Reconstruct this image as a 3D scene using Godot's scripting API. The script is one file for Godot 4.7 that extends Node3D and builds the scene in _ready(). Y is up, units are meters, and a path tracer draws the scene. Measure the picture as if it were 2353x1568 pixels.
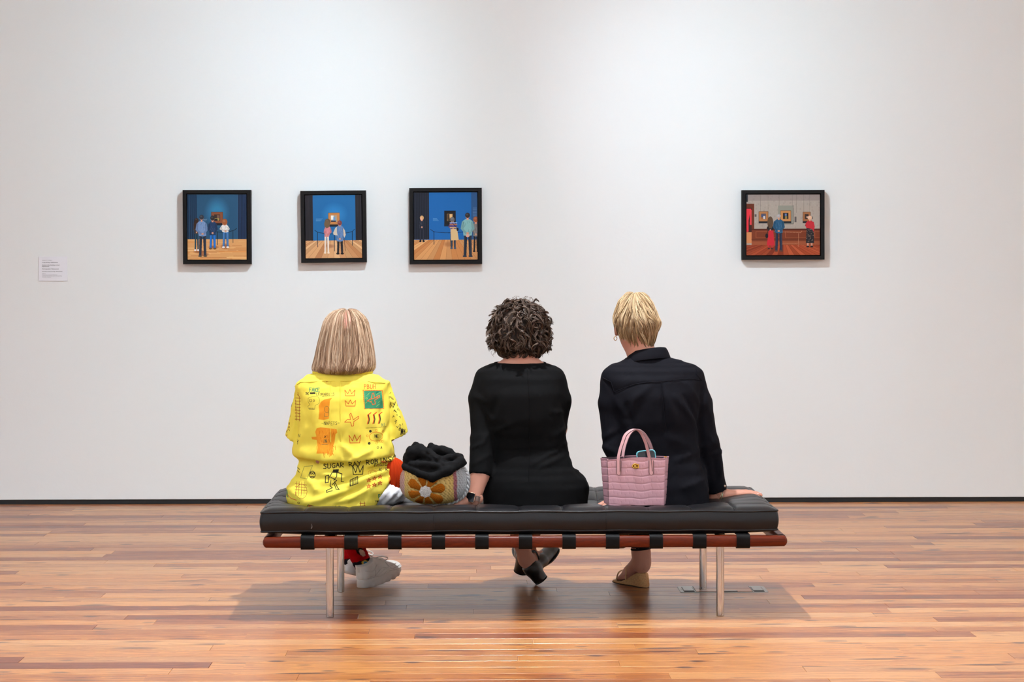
extends Node3D
# Gallery: three seated people on a long leather bench, seen from behind, facing four small framed paintings.

var rng := RandomNumberGenerator.new()
var noise := FastNoiseLite.new()
var names := {}

# ------------------------------------------------------------------ mesh collector
class MB:
	var v := PackedVector3Array()
	var t := PackedVector2Array()
	var c := PackedColorArray()
	var ix := PackedInt32Array()
	var use_c := false
	func vert(p: Vector3, uv := Vector2.ZERO, col := Color.WHITE) -> int:
		v.append(p); t.append(uv); c.append(col)
		return v.size() - 1
	func tri(a: int, b: int, d: int) -> void:
		ix.append(a); ix.append(b); ix.append(d)
	# faces whose outward side is du x dv
	func grid(nu: int, nv: int, f: Callable, uvf = null, colf = null) -> void:
		var base := v.size()
		for i in nu + 1:
			for j in nv + 1:
				var a := float(i) / nu
				var b := float(j) / nv
				vert(f.call(a, b), uvf.call(a, b) if uvf != null else Vector2(a, b), colf.call(a, b) if colf != null else Color.WHITE)
		for i in nu:
			for j in nv:
				var p := base + i * (nv + 1) + j
				tri(p, p + 1, p + nv + 1)
				tri(p + nv + 1, p + 1, p + nv + 2)
	func tube(pts: Array, rad, sides := 8, caps := true, col := Color.WHITE, flat := 1.0, up := Vector3.ZERO) -> void:
		var base := v.size()
		var n := pts.size()
		var nr := Vector3.ZERO
		for i in n:
			var p: Vector3 = pts[i]
			var d: Vector3 = (pts[mini(i + 1, n - 1)] - pts[maxi(i - 1, 0)]).normalized()
			if i == 0:
				nr = up if up != Vector3.ZERO else (Vector3.RIGHT if absf(d.x) < 0.8 else Vector3.UP)
			nr = (nr - d * nr.dot(d)).normalized()
			var bn := d.cross(nr)
			var r: float = rad[i] if rad is Array else rad
			for k in sides:
				var a := TAU * k / sides
				vert(p + nr * (cos(a) * r * flat) + bn * (sin(a) * r), Vector2(float(k) / sides, float(i)), col)
		for i in n - 1:
			for k in sides:
				var q := base + i * sides + k
				var q1 := base + i * sides + (k + 1) % sides
				tri(q, q + sides, q1)
				tri(q1, q + sides, q1 + sides)
		if caps:
			var a0 := vert(pts[0], Vector2.ZERO, col)
			var a1 := vert(pts[n - 1], Vector2.ZERO, col)
			for k in sides:
				tri(a0, base + k, base + (k + 1) % sides)
				tri(a1, base + (n - 1) * sides + (k + 1) % sides, base + (n - 1) * sides + k)
	# a bar with a rectangular section swept along a path; up is the thickness direction at the start
	func ribbon(pts: Array, width, thick: float, side: Vector3) -> void:
		var n := pts.size()
		for f in 4:
			var base := v.size()
			for i in n:
				var d: Vector3 = (pts[mini(i + 1, n - 1)] - pts[maxi(i - 1, 0)]).normalized()
				var s := (side - d * side.dot(d)).normalized()
				var u := d.cross(s)
				var w: float = (width[i] if width is Array else width) * 0.5
				var h := thick * 0.5
				var q := [s * w + u * h, -s * w + u * h, -s * w - u * h, s * w - u * h]
				vert(pts[i] + q[f], Vector2(0, i)); vert(pts[i] + q[(f + 1) % 4], Vector2(1, i))
			for i in n - 1:
				var p := base + i * 2
				tri(p, p + 2, p + 1)
				tri(p + 1, p + 2, p + 3)
			if f == 0 or f == 2:
				pass
		for e in 2:
			var i0 := 0 if e == 0 else n - 1
			var d: Vector3 = (pts[mini(i0 + 1, n - 1)] - pts[maxi(i0 - 1, 0)]).normalized()
			var s := (side - d * side.dot(d)).normalized()
			var u := d.cross(s)
			var w: float = (width[i0] if width is Array else width) * 0.5
			var h := thick * 0.5
			var b := v.size()
			for q in [s * w + u * h, -s * w + u * h, -s * w - u * h, s * w - u * h]:
				vert(pts[i0] + q)
			if e == 0:
				tri(b, b + 1, b + 2); tri(b, b + 2, b + 3)
			else:
				tri(b, b + 2, b + 1); tri(b, b + 3, b + 2)
	# chamfered box
	func cbox(at: Vector3, size: Vector3, ch := 0.001, bs := Basis.IDENTITY) -> void:
		var h := size * 0.5
		for ax in 3:
			for sg in [-1.0, 1.0]:
				var u := (ax + 1) % 3
				var w := (ax + 2) % 3
				var b := v.size()
				for q in [[-1, -1], [1, -1], [1, 1], [-1, 1]]:
					var p := Vector3.ZERO
					p[ax] = sg * h[ax]; p[u] = q[0] * (h[u] - ch); p[w] = q[1] * (h[w] - ch)
					vert(at + bs * p, Vector2(q[0] * 0.5 + 0.5, q[1] * 0.5 + 0.5))
				if sg > 0:
					tri(b, b + 2, b + 1); tri(b, b + 3, b + 2)
				else:
					tri(b, b + 1, b + 2); tri(b, b + 2, b + 3)
		if ch <= 0.0:
			return
		for ax in 3:
			var u := (ax + 1) % 3
			var w := (ax + 2) % 3
			for s1 in [-1.0, 1.0]:
				for s2 in [-1.0, 1.0]:
					var b := v.size()
					for q in [[-1, 0], [1, 0], [1, 1], [-1, 1]]:
						var p := Vector3.ZERO
						p[ax] = q[0] * (h[ax] - ch)
						p[u] = s1 * (h[u] - (ch if q[1] == 1 else 0.0))
						p[w] = s2 * (h[w] - (0.0 if q[1] == 1 else ch))
						vert(at + bs * p, Vector2(0.5, 0.5))
					if s1 * s2 > 0:
						tri(b, b + 2, b + 1); tri(b, b + 3, b + 2)
					else:
						tri(b, b + 1, b + 2); tri(b, b + 2, b + 3)
	func shift(from: int, x: Transform3D) -> void:
		for i in range(from, v.size()):
			v[i] = x * v[i]
	func mesh(m: Material = null) -> ArrayMesh:
		var nn := PackedVector3Array()
		nn.resize(v.size())
		for i in range(0, ix.size(), 3):
			var a := ix[i]
			var b := ix[i + 1]
			var d := ix[i + 2]
			var f := (v[d] - v[a]).cross(v[b] - v[a])
			nn[a] += f; nn[b] += f; nn[d] += f
		for i in nn.size():
			nn[i] = nn[i].normalized() if nn[i].length_squared() > 1e-30 else Vector3.UP
		var arr := []
		arr.resize(Mesh.ARRAY_MAX)
		arr[Mesh.ARRAY_VERTEX] = v; arr[Mesh.ARRAY_NORMAL] = nn; arr[Mesh.ARRAY_TEX_UV] = t; arr[Mesh.ARRAY_INDEX] = ix
		if use_c:
			arr[Mesh.ARRAY_COLOR] = c
		var am := ArrayMesh.new()
		am.add_surface_from_arrays(Mesh.PRIMITIVE_TRIANGLES, arr)
		if m:
			am.surface_set_material(0, m)
		return am

# ------------------------------------------------------------------ paint canvas for flat print
class Paint:
	var w: int
	var h: int
	var d: PackedByteArray
	func _init(ww: int, hh: int, col: Color) -> void:
		w = ww; h = hh
		d.resize(w * h * 3)
		var r := int(col.r8); var g := int(col.g8); var b := int(col.b8)
		for i in w * h:
			d[i * 3] = r; d[i * 3 + 1] = g; d[i * 3 + 2] = b
	func px(x: int, y: int, col: Color, a := 1.0) -> void:
		if x < 0 or y < 0 or x >= w or y >= h:
			return
		var i := (y * w + x) * 3
		d[i] = int(lerpf(d[i], col.r * 255.0, a)); d[i + 1] = int(lerpf(d[i + 1], col.g * 255.0, a)); d[i + 2] = int(lerpf(d[i + 2], col.b * 255.0, a))
	func poly(p: Array, col: Color, a := 1.0) -> void:  # flat list of x, y in 0..1
		var n := p.size() / 2
		var y0 := 1e9
		var y1 := -1e9
		for i in n:
			y0 = minf(y0, p[i * 2 + 1] * h); y1 = maxf(y1, p[i * 2 + 1] * h)
		for y in range(maxi(0, int(y0)), mini(h, int(y1) + 1)):
			var xs := []
			var fy := y + 0.5
			for i in n:
				var j := (i + 1) % n
				var ya: float = p[i * 2 + 1] * h
				var yb: float = p[j * 2 + 1] * h
				if (ya <= fy) != (yb <= fy):
					xs.append(lerpf(p[i * 2] * w, p[j * 2] * w, (fy - ya) / (yb - ya)))
			xs.sort()
			for k in range(0, xs.size() - 1, 2):
				for x in range(int(round(xs[k])), int(round(xs[k + 1]))):
					px(x, y, col, a)
	func rect(x0: float, y0: float, x1: float, y1: float, col: Color, a := 1.0) -> void:
		poly([x0, y0, x1, y0, x1, y1, x0, y1], col, a)
	func ell(cx: float, cy: float, rx: float, ry: float, col: Color, a := 1.0, soft := 0.0) -> void:
		for y in range(int((cy - ry) * h), int((cy + ry) * h) + 1):
			for x in range(int((cx - rx) * w), int((cx + rx) * w) + 1):
				var q := Vector2(((x + 0.5) / w - cx) / rx, ((y + 0.5) / h - cy) / ry).length()
				if q <= 1.0:
					px(x, y, col, a * (clampf((1.0 - q) / soft, 0.0, 1.0) if soft > 0.0 else 1.0))
	func line(p: Array, th: float, col: Color, a := 1.0) -> void:  # thickness in pixels, points in 0..1
		for i in range(0, p.size() - 2, 2):
			var s := Vector2(p[i] * w, p[i + 1] * h)
			var e := Vector2(p[i + 2] * w, p[i + 3] * h)
			var n := maxi(1, int(s.distance_to(e) / maxf(0.7, th * 0.4)))
			for k in n + 1:
				var q := s.lerp(e, float(k) / n)
				var r := th * 0.5
				for y in range(int(floor(q.y - r)), int(ceil(q.y + r)) + 1):
					for x in range(int(floor(q.x - r)), int(ceil(q.x + r)) + 1):
						if Vector2(x + 0.5, y + 0.5).distance_to(q) <= r + 0.3:
							px(x, y, col, a)
	func soften() -> void:  # wet edges of paint: a small blur
		var o := d.duplicate()
		for y in range(1, h - 1):
			for x in range(1, w - 1):
				var i := (y * w + x) * 3
				for c in 3:
					var k := i + c
					d[k] = (o[k] * 4 + o[k - 3] + o[k + 3] + o[k - w * 3] + o[k + w * 3]) / 8
	func tex() -> ImageTexture:
		var im := Image.create_from_data(w, h, false, Image.FORMAT_RGB8, d)
		im.generate_mipmaps()
		return ImageTexture.create_from_image(im)

# ------------------------------------------------------------------ nodes
func numbered(n: String) -> String:
	var k: int = names.get(n, 0)
	names[n] = k + 1
	return n if k == 0 else "%s_%03d" % [n, k]
func thing(called: String, label: String, category: String, at := Vector3.ZERO, group := "") -> Node3D:
	var o := Node3D.new()
	o.name = numbered(called)
	add_child(o)
	o.position = at
	tag(o, label, category, group)
	return o
func tag(o: Node, label: String, category: String, group := "") -> void:
	o.set_meta("label", label)
	if category:
		o.set_meta("category", category)
	if group:
		o.set_meta("group", group)
func part(called: String, m: Mesh, material: Material, parent: Node3D, at := Vector3.ZERO, bs := Basis.IDENTITY) -> MeshInstance3D:
	var o := MeshInstance3D.new()
	o.name = called
	o.mesh = m
	if material:
		o.material_override = material
	o.transform = Transform3D(bs, at)
	parent.add_child(o, true)
	return o
func struct(called: String, m: Mesh, material: Material, at := Vector3.ZERO) -> MeshInstance3D:
	var o := part(called, m, material, self, at)
	o.set_meta("kind", "structure")
	return o
func mat(r: int, g: int, b: int, rough := 0.6, metal := 0.0, spec := 0.5) -> StandardMaterial3D:
	var m := StandardMaterial3D.new()
	m.albedo_color = Color8(r, g, b)
	m.roughness = rough
	m.metallic = metal
	m.metallic_specular = spec
	return m
func vmat(rough := 0.6, spec := 0.5) -> StandardMaterial3D:
	var m := mat(255, 255, 255, rough, 0.0, spec)
	m.vertex_color_use_as_albedo = true
	return m
func lin(r: int, g: int, b: int) -> Color:
	return Color8(r, g, b).srgb_to_linear()
func boxm(size: Vector3, ch := 0.001) -> ArrayMesh:
	var b := MB.new()
	b.cbox(Vector3.ZERO, size, ch)
	return b.mesh()
func spline(p: Array, per := 6) -> Array:
	var out := []
	var n := p.size()
	for i in n - 1:
		var a: Vector3 = p[maxi(i - 1, 0)]
		var b: Vector3 = p[i]
		var c: Vector3 = p[i + 1]
		var d: Vector3 = p[mini(i + 2, n - 1)]
		for k in per:
			out.append(b.cubic_interpolate(c, a, d, float(k) / per))
	out.append(p[n - 1])
	return out
func bump(freq: float, seed_: int, strength: float, fx := 256) -> NoiseTexture2D:
	var t := NoiseTexture2D.new()
	var n := FastNoiseLite.new()
	n.frequency = freq
	n.seed = seed_
	n.fractal_octaves = 3
	t.width = fx; t.height = fx
	t.seamless = true
	t.as_normal_map = true
	t.bump_strength = strength
	t.noise = n
	return t

# ------------------------------------------------------------------ smooth bodies: distance fields meshed as surface nets
func cap(a: Vector3, b: Vector3, ra: float, rb: float, k := 0.03) -> Array:
	var ba := b - a
	return [0, k, a, ba, 1.0 / maxf(ba.length_squared(), 1e-9), ra, rb - ra]
func ball(c: Vector3, r: Vector3, k := 0.03, bs := Basis.IDENTITY) -> Array:
	return [1, k, c, r, bs.inverse()]
# rows of [y, centre x, half width, centre z, half depth], top to bottom
func loft(rows: Array, k := 0.03, n := 2.4) -> Array:
	return [2, k, rows, n, rows[0][0], rows[rows.size() - 1][0]]
func plane(n: Vector3, at: Vector3) -> Array:  # keeps what lies behind the plane
	return [3, 0.0, n.normalized(), n.normalized().dot(at)]
func cone(a: Vector3, b: Vector3, ra: float, rb: float, k := 0.03) -> Array:
	var l := a.distance_to(b)
	return [4, k, a, (b - a) / l, l, ra, rb]
func field(prims: Array, p: Vector3) -> float:
	var d := 10.0
	for q in prims:
		var e := 0.0
		var kind: int = q[0]
		if kind == 0:
			var pa: Vector3 = p - q[2]
			var ba: Vector3 = q[3]
			var u := clampf(pa.dot(ba) * q[4], 0.0, 1.0)
			e = (pa - ba * u).length() - q[5] - q[6] * u
		elif kind == 1:
			var l: Vector3 = q[4] * (p - q[2])
			var r: Vector3 = q[3]
			var k0 := (l / r).length()
			e = k0 * (k0 - 1.0) / maxf((l / (r * r)).length(), 1e-6)
		elif kind == 2:
			var rows: Array = q[2]
			var y := clampf(p.y, q[5], q[4])
			var i := 0
			while i < rows.size() - 2 and y < rows[i + 1][0]:
				i += 1
			var a: Array = rows[i]
			var b: Array = rows[i + 1]
			var f: float = (a[0] - y) / maxf(a[0] - b[0], 1e-6)
			f = f * f * (3.0 - 2.0 * f)
			var hw := lerpf(a[2], b[2], f)
			var hd := lerpf(a[4], b[4], f)
			var n: float = q[3]
			var s := pow(pow(absf(p.x - lerpf(a[1], b[1], f)) / hw, n) + pow(absf(p.z - lerpf(a[3], b[3], f)) / hd, n), 1.0 / n)
			e = maxf((s - 1.0) * minf(hw, hd), maxf(p.y - q[4], q[5] - p.y))
		elif kind == 3:
			d = maxf(d, q[2].dot(p) - q[3])
			continue
		else:
			var pa: Vector3 = p - q[2]
			var u: float = pa.dot(q[3])
			var l: float = q[4]
			var rr: float = (pa - q[3] * u).length() - lerpf(q[5], q[6], clampf(u / l, 0.0, 1.0))
			e = maxf(rr, maxf(u - l, -u))
		var k: float = q[1]
		var h := maxf(k - absf(d - e), 0.0)
		d = minf(d, e) - h * h / maxf(k, 1e-6) * 0.25
	return d
func nets(mb: MB, prims: Array, lo: Vector3, hi: Vector3, cell: float, col := Color.WHITE) -> int:
	var first := mb.v.size()
	var nb := Vector3i(((hi - lo) / (cell * 4.0)).ceil()) + Vector3i.ONE
	var nx := nb.x * 4
	var ny := nb.y * 4
	var nz := nb.z * 4
	var vals := PackedFloat32Array()
	vals.resize(nx * ny * nz)
	vals.fill(1.0)
	var live := []
	var reach := cell * 2.0 * 1.7321 * 1.35 + cell * 2.0
	for bi in nb.x:
		for bj in nb.y:
			for bk in nb.z:
				var d := field(prims, lo + Vector3(bi * 4 + 1.5, bj * 4 + 1.5, bk * 4 + 1.5) * cell)
				if d > reach:
					continue
				var deep := d < -reach
				if not deep:
					live.append(Vector3i(bi, bj, bk))
				for i in range(bi * 4, bi * 4 + 4):
					for j in range(bj * 4, bj * 4 + 4):
						var o := (i * ny + j) * nz
						for k in range(bk * 4, bk * 4 + 4):
							vals[o + k] = -1.0 if deep else field(prims, lo + Vector3(i, j, k) * cell)
	var at := {}
	var off := [0, nz * ny, nz, nz * ny + nz, 1, nz * ny + 1, nz + 1, nz * ny + nz + 1]
	var cells := []
	for b in live:
		for i in range(b.x * 4, mini(b.x * 4 + 4, nx - 1)):
			for j in range(b.y * 4, mini(b.y * 4 + 4, ny - 1)):
				for k in range(b.z * 4, mini(b.z * 4 + 4, nz - 1)):
					var o: int = (i * ny + j) * nz + k
					var s := vals[o] < 0.0
					if (vals[o + off[1]] < 0.0) == s and (vals[o + off[2]] < 0.0) == s and (vals[o + off[3]] < 0.0) == s and (vals[o + off[4]] < 0.0) == s and (vals[o + off[5]] < 0.0) == s and (vals[o + off[6]] < 0.0) == s and (vals[o + off[7]] < 0.0) == s:
						continue
					var sum := Vector3.ZERO
					var cnt := 0
					for e in 12:
						var ax := e / 4
						var m := e % 4
						var c0: int
						if ax == 0: c0 = [0, 2, 4, 6][m]
						elif ax == 1: c0 = [0, 1, 4, 5][m]
						else: c0 = [0, 1, 2, 3][m]
						var c1: int = c0 + [1, 2, 4][ax]
						var a := vals[o + off[c0]]
						var z := vals[o + off[c1]]
						if (a < 0.0) != (z < 0.0):
							var q := Vector3(c0 & 1, (c0 >> 1) & 1, (c0 >> 2) & 1)
							q[ax] += a / (a - z)
							sum += q
							cnt += 1
					at[o] = mb.vert(lo + (Vector3(i, j, k) + sum / cnt) * cell, Vector2.ZERO, col)
					cells.append(o)
	var st := [ny * nz, nz, 1]
	for o in cells:
		var s := vals[o] < 0.0
		for ax in 3:
			if (vals[o + st[ax]] < 0.0) == s:
				continue
			var u: int = st[(ax + 1) % 3]
			var w: int = st[(ax + 2) % 3]
			if not (at.has(o - u) and at.has(o - w) and at.has(o - u - w)):
				continue
			var q0: int = at[o - u - w]
			var q1: int = at[o - w]
			var q2: int = at[o]
			var q3: int = at[o - u]
			if s:
				mb.tri(q0, q2, q1); mb.tri(q0, q3, q2)
			else:
				mb.tri(q0, q1, q2); mb.tri(q0, q2, q3)
	return first
# fine folds: vertices move along the surface normal; creases are [x0, y0, x1, y1, width, height, z side]
func fold(mb: MB, from: int, creases: Array, wave := 0.0, fr := 9.0, seed_ := 1) -> void:
	var nn := PackedVector3Array()
	nn.resize(mb.v.size())
	for i in range(0, mb.ix.size(), 3):
		var a := mb.ix[i]
		var f := (mb.v[mb.ix[i + 2]] - mb.v[a]).cross(mb.v[mb.ix[i + 1]] - mb.v[a])
		nn[a] += f; nn[mb.ix[i + 1]] += f; nn[mb.ix[i + 2]] += f
	noise.seed = seed_
	noise.frequency = 1.0
	for i in range(from, mb.v.size()):
		var p := mb.v[i]
		var n := nn[i].normalized()
		var h := 0.0
		if wave > 0.0:
			h += noise.get_noise_3d(p.x * fr * 1.3, p.y * fr * 0.7, p.z * fr) * wave
		for q in creases:
			if n.z * q[6] < -0.2:
				continue
			var a := Vector2(q[0], q[1])
			var b := Vector2(q[2], q[3])
			var pp := Vector2(p.x, p.y)
			var ab := b - a
			var u := clampf((pp - a).dot(ab) / ab.length_squared(), 0.0, 1.0)
			var ds: float = pp.distance_to(a + ab * u) / q[4]
			if ds < 3.0:
				h += q[5] * exp(-ds * ds) * (0.25 + 0.75 * sin(PI * (0.15 + 0.7 * u)))
		mb.v[i] = p + n * h

# ------------------------------------------------------------------ scene
const WALL_Z := -14.04
const CEIL := 3.85

func _ready() -> void:
	rng.seed = 11
	# camera
	var cam := Camera3D.new()
	cam.name = "camera"
	cam.position = Vector3(0, 1.33, 0)
	cam.rotation_degrees = Vector3(-1.759, -0.7275, -0.1)
	cam.fov = 15.327
	cam.near = 0.05
	cam.far = 200.0
	add_child(cam)
	cam.current = true
	# sky (enters by the glass doorway behind the camera) and exposure
	var we := WorldEnvironment.new()
	we.name = "environment"
	var env := Environment.new()
	env.background_mode = Environment.BG_SKY
	var sky := Sky.new()
	var sm := ProceduralSkyMaterial.new()
	sm.sky_top_color = Color8(120, 165, 220)
	sm.sky_horizon_color = Color8(185, 210, 240)
	sm.ground_bottom_color = Color8(150, 165, 180)
	sm.ground_horizon_color = Color8(185, 205, 230)
	sm.sun_angle_max = 0.0
	sm.energy_multiplier = 14.0
	sky.sky_material = sm
	env.sky = sky
	env.tonemap_mode = Environment.TONE_MAPPER_LINEAR
	env.tonemap_exposure = 1.34
	env.sdfgi_enabled = true
	env.ssao_enabled = true
	env.ssil_enabled = true
	we.environment = env
	add_child(we)
	# track lights under the ceiling (outside the frame): three aimed at the picture wall, others at the bench, the floor and the other walls
	var cool := Color8(222, 241, 255)
	var neutral := Color8(242, 248, 255)
	for l in [
		[Vector3(-0.1, 3.2, -11.75), Vector3(-2.6, 1.25, -14.04), 4.0, 0.012, 52.0, cool, "track spotlight turned towards the left part of the picture wall"],
		[Vector3(0.11, 3.2, -11.75), Vector3(0.1, 1.6, -14.04), 1.9, 0.012, 54.0, cool, "track spotlight turned towards the middle of the picture wall"],
		[Vector3(0.36, 3.2, -11.75), Vector3(2.9, 1.25, -14.04), 4.0, 0.012, 52.0, cool, "track spotlight turned towards the right part of the picture wall"],
		[Vector3(0.15, 3.5, -9.35), Vector3(0.15, 0.0, -9.45), 11.0, 0.03, 70.0, neutral, "track floodlight straight above the leather bench"],
		[Vector3(-3.4, 3.5, -9.6), Vector3(-2.9, 0.0, -9.9), 2.4, 0.05, 65.0, neutral, "track floodlight left of the bench"],
		[Vector3(3.7, 3.5, -9.6), Vector3(3.2, 0.0, -9.9), 2.4, 0.05, 65.0, neutral, "track floodlight right of the bench"],
		[Vector3(-2.2, 3.5, -5.6), Vector3(-0.4, 0.5, -9.6), 2.4, 0.11, 50.0, neutral, "track floodlight behind the bench on the left, aimed at the sitters"],
		[Vector3(2.4, 3.5, -5.6), Vector3(0.7, 0.5, -9.6), 2.4, 0.11, 50.0, neutral, "track floodlight behind the bench on the right, aimed at the sitters"],
		[Vector3(0.2, 3.5, -1.5), Vector3(0.2, 0.0, -3.0), 4.0, 0.11, 75.0, neutral, "track floodlight above the middle of the hall"],
		[Vector3(-7.8, 3.5, -9.5), Vector3(-11.5, 1.6, -9.5), 24.0, 0.11, 75.0, neutral, "track spotlight on the left wall near the picture wall"],
		[Vector3(-7.8, 3.5, -3.0), Vector3(-11.5, 1.6, -3.0), 24.0, 0.11, 75.0, neutral, "track spotlight on the left wall far behind"],
		[Vector3(5.4, 3.5, -9.5), Vector3(9.0, 1.6, -9.5), 24.0, 0.11, 75.0, neutral, "track spotlight on the right wall near the picture wall"],
		[Vector3(5.4, 3.5, -3.0), Vector3(9.0, 1.6, -3.0), 24.0, 0.11, 75.0, neutral, "track spotlight on the right wall far behind"],
		[Vector3(-3.5, 3.5, 2.4), Vector3(-3.5, 1.6, 6.0), 24.0, 0.11, 75.0, neutral, "track spotlight on the front wall at left"],
		[Vector3(3.5, 3.5, 2.4), Vector3(3.5, 1.6, 6.0), 24.0, 0.11, 75.0, neutral, "track spotlight on the front wall at right"],
	]:
		track_light(l)
	# luminous ceiling panels: the soft light of the hall
	for l in [[Vector3(-4.2, CEIL, -7.6), "luminous ceiling panel above the hall, left of the bench"], [Vector3(0.15, CEIL, -6.6), "luminous ceiling panel above the hall, behind the bench"], [Vector3(4.5, CEIL, -7.6), "luminous ceiling panel above the hall, right of the bench"]]:
		ceiling_panel(l[0], l[1], 2.9, Color8(240, 248, 255))
	build_room()
	build_floor()
	build_paintings()
	build_wall_label()
	build_floor_box()
	build_bench()
	build_cushion()
	build_yellow()
	build_black()
	build_navy()
	build_crochet_bag()
	build_tote()

func track_light(l: Array) -> void:
	var at: Vector3 = l[0]
	var to: Vector3 = l[1]
	var o := thing("track_light", l[6], "lamp", at, "track lights under the ceiling")
	var bs := Basis.looking_at(to - at, Vector3.RIGHT)
	var black := mat(30, 30, 32, 0.5)
	var b := MB.new()
	b.grid(20, 6, func(a, t):
		var pr := [[0.0, 0.16], [0.045, 0.16], [0.055, 0.15], [0.06, 0.0], [0.052, 0.0], [0.048, 0.02], [0.0, 0.02]]
		var q: Array = pr[int(round(t * 6))]
		return Vector3(q[0] * cos(a * TAU), q[0] * sin(a * TAU), q[1] + 0.02))
	part("can", b.mesh(), black, o, Vector3.ZERO, bs)
	b = MB.new()
	b.tube([Vector3(0, CEIL - at.y, 0), Vector3(0, 0.02, 0) + bs * Vector3(0, 0, 0.12)], 0.008, 8)
	part("stem", b.mesh(), black, o)
	b = MB.new()
	b.tube([Vector3(0, 0, 0.03), Vector3(0, 0, 0.034)], 0.047, 20)
	var glow := mat(255, 250, 240, 0.4)
	glow.emission_enabled = true
	glow.emission = l[5]
	glow.emission_energy_multiplier = 6.0
	part("lens", b.mesh(), glow, o, Vector3.ZERO, bs)
	var s := SpotLight3D.new()
	s.name = "light"
	s.light_color = l[5]
	s.light_energy = l[2]
	s.light_size = l[3]
	s.spot_angle = l[4]
	s.spot_angle_attenuation = 1.0
	s.spot_range = 40.0
	s.spot_attenuation = 2.0
	s.shadow_enabled = true
	o.add_child(s)
	s.transform = Transform3D(bs, bs * Vector3(0, 0, -0.01))

func ceiling_panel(at: Vector3, label: String, power: float, tint: Color) -> void:
	var o := thing("ceiling_panel", label, "lamp", at, "luminous ceiling panels")
	var size := 2.6
	var fr := MB.new()
	for s in [-1.0, 1.0]:
		fr.cbox(Vector3(s * size * 0.5, -0.02, 0), Vector3(0.05, 0.04, size + 0.05), 0.003)
		fr.cbox(Vector3(0, -0.02, s * size * 0.5), Vector3(size + 0.05, 0.04, 0.05), 0.003)
	part("frame", fr.mesh(), mat(235, 235, 234, 0.5), o)
	var glow := mat(245, 245, 243, 0.6)
	glow.emission_enabled = true
	glow.emission = tint
	glow.emission_energy_multiplier = 1.0
	part("diffuser_light", boxm(Vector3(size - 0.06, 0.006, size - 0.06), 0.0), glow, o, Vector3(0, -0.012, 0))
	var a := AreaLight3D.new()
	a.name = "light"
	a.area_size = Vector2(size - 0.1, size - 0.1)
	a.light_energy = power
	a.light_color = tint
	a.area_range = 40.0
	a.area_attenuation = 2.0
	a.shadow_enabled = true
	o.add_child(a)
	a.transform = Transform3D(Basis(Vector3.RIGHT, -PI * 0.5), Vector3(0, -0.022, 0))

func build_room() -> void:
	var white := mat(225, 228, 227, 0.75, 0.0, 0.3)
	white.normal_enabled = true
	white.normal_texture = bump(0.05, 4, 1.2)
	white.normal_scale = 0.12
	white.uv1_triplanar = true
	white.uv1_world_triplanar = true
	white.uv1_scale = Vector3(2.2, 2.2, 2.2)
	var xl := -11.5
	var xr := 9.0
	var zb := 6.0
	var w := xr - xl
	var mx := (xl + xr) * 0.5
	struct("wall_back", boxm(Vector3(w + 0.4, CEIL - 0.024, 0.2), 0.002), white, Vector3(mx, 0.024 + (CEIL - 0.024) * 0.5, WALL_Z - 0.1))
	struct("baseboard_back", boxm(Vector3(w + 0.4, 0.026, 0.19), 0.0), mat(14, 13, 13, 0.6), Vector3(mx, 0.012, WALL_Z - 0.103))
	struct("wall_left", boxm(Vector3(0.2, CEIL + 0.1, zb - WALL_Z + 0.3), 0.0), white, Vector3(xl - 0.1, CEIL * 0.5, (zb + WALL_Z) * 0.5))
	struct("wall_right", boxm(Vector3(0.2, CEIL + 0.1, zb - WALL_Z + 0.3), 0.0), white, Vector3(xr + 0.1, CEIL * 0.5, (zb + WALL_Z) * 0.5))
	struct("ceiling", boxm(Vector3(w + 0.4, 0.2, zb - WALL_Z + 0.4), 0.0), white, Vector3(mx, CEIL + 0.1, (zb + WALL_Z) * 0.5))
	# front wall with a tall glazed doorway, far behind the camera
	var x0 := -9.9
	var x1 := -8.4
	var top := 2.9
	var fw := MB.new()
	fw.cbox(Vector3((xl + x0) * 0.5, CEIL * 0.5, zb + 0.1), Vector3(x0 - xl, CEIL, 0.2), 0.0)
	fw.cbox(Vector3((x1 + xr) * 0.5, CEIL * 0.5, zb + 0.1), Vector3(xr - x1, CEIL, 0.2), 0.0)
	fw.cbox(Vector3((x0 + x1) * 0.5, (CEIL + top) * 0.5, zb + 0.1), Vector3(x1 - x0, CEIL - top, 0.2), 0.0)
	struct("wall_front", fw.mesh(), white)
	var glass := mat(235, 242, 248, 0.02)
	glass.transparency = BaseMaterial3D.TRANSPARENCY_ALPHA
	glass.albedo_color.a = 0.08
	var dr := struct("door_1", boxm(Vector3(x1 - x0 - 0.12, top - 0.08, 0.01), 0.0), glass, Vector3((x0 + x1) * 0.5, top * 0.5, zb + 0.1))
	var fr := MB.new()
	for s in [-1.0, 1.0]:
		fr.cbox(Vector3(s * ((x1 - x0) * 0.5 - 0.03), 0, 0), Vector3(0.06, top, 0.06), 0.003)
	fr.cbox(Vector3(0, top * 0.5 - 0.03, 0), Vector3(x1 - x0, 0.06, 0.06), 0.003)
	part("door_frame", fr.mesh(), mat(40, 40, 42, 0.4, 0.6), dr)

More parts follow.
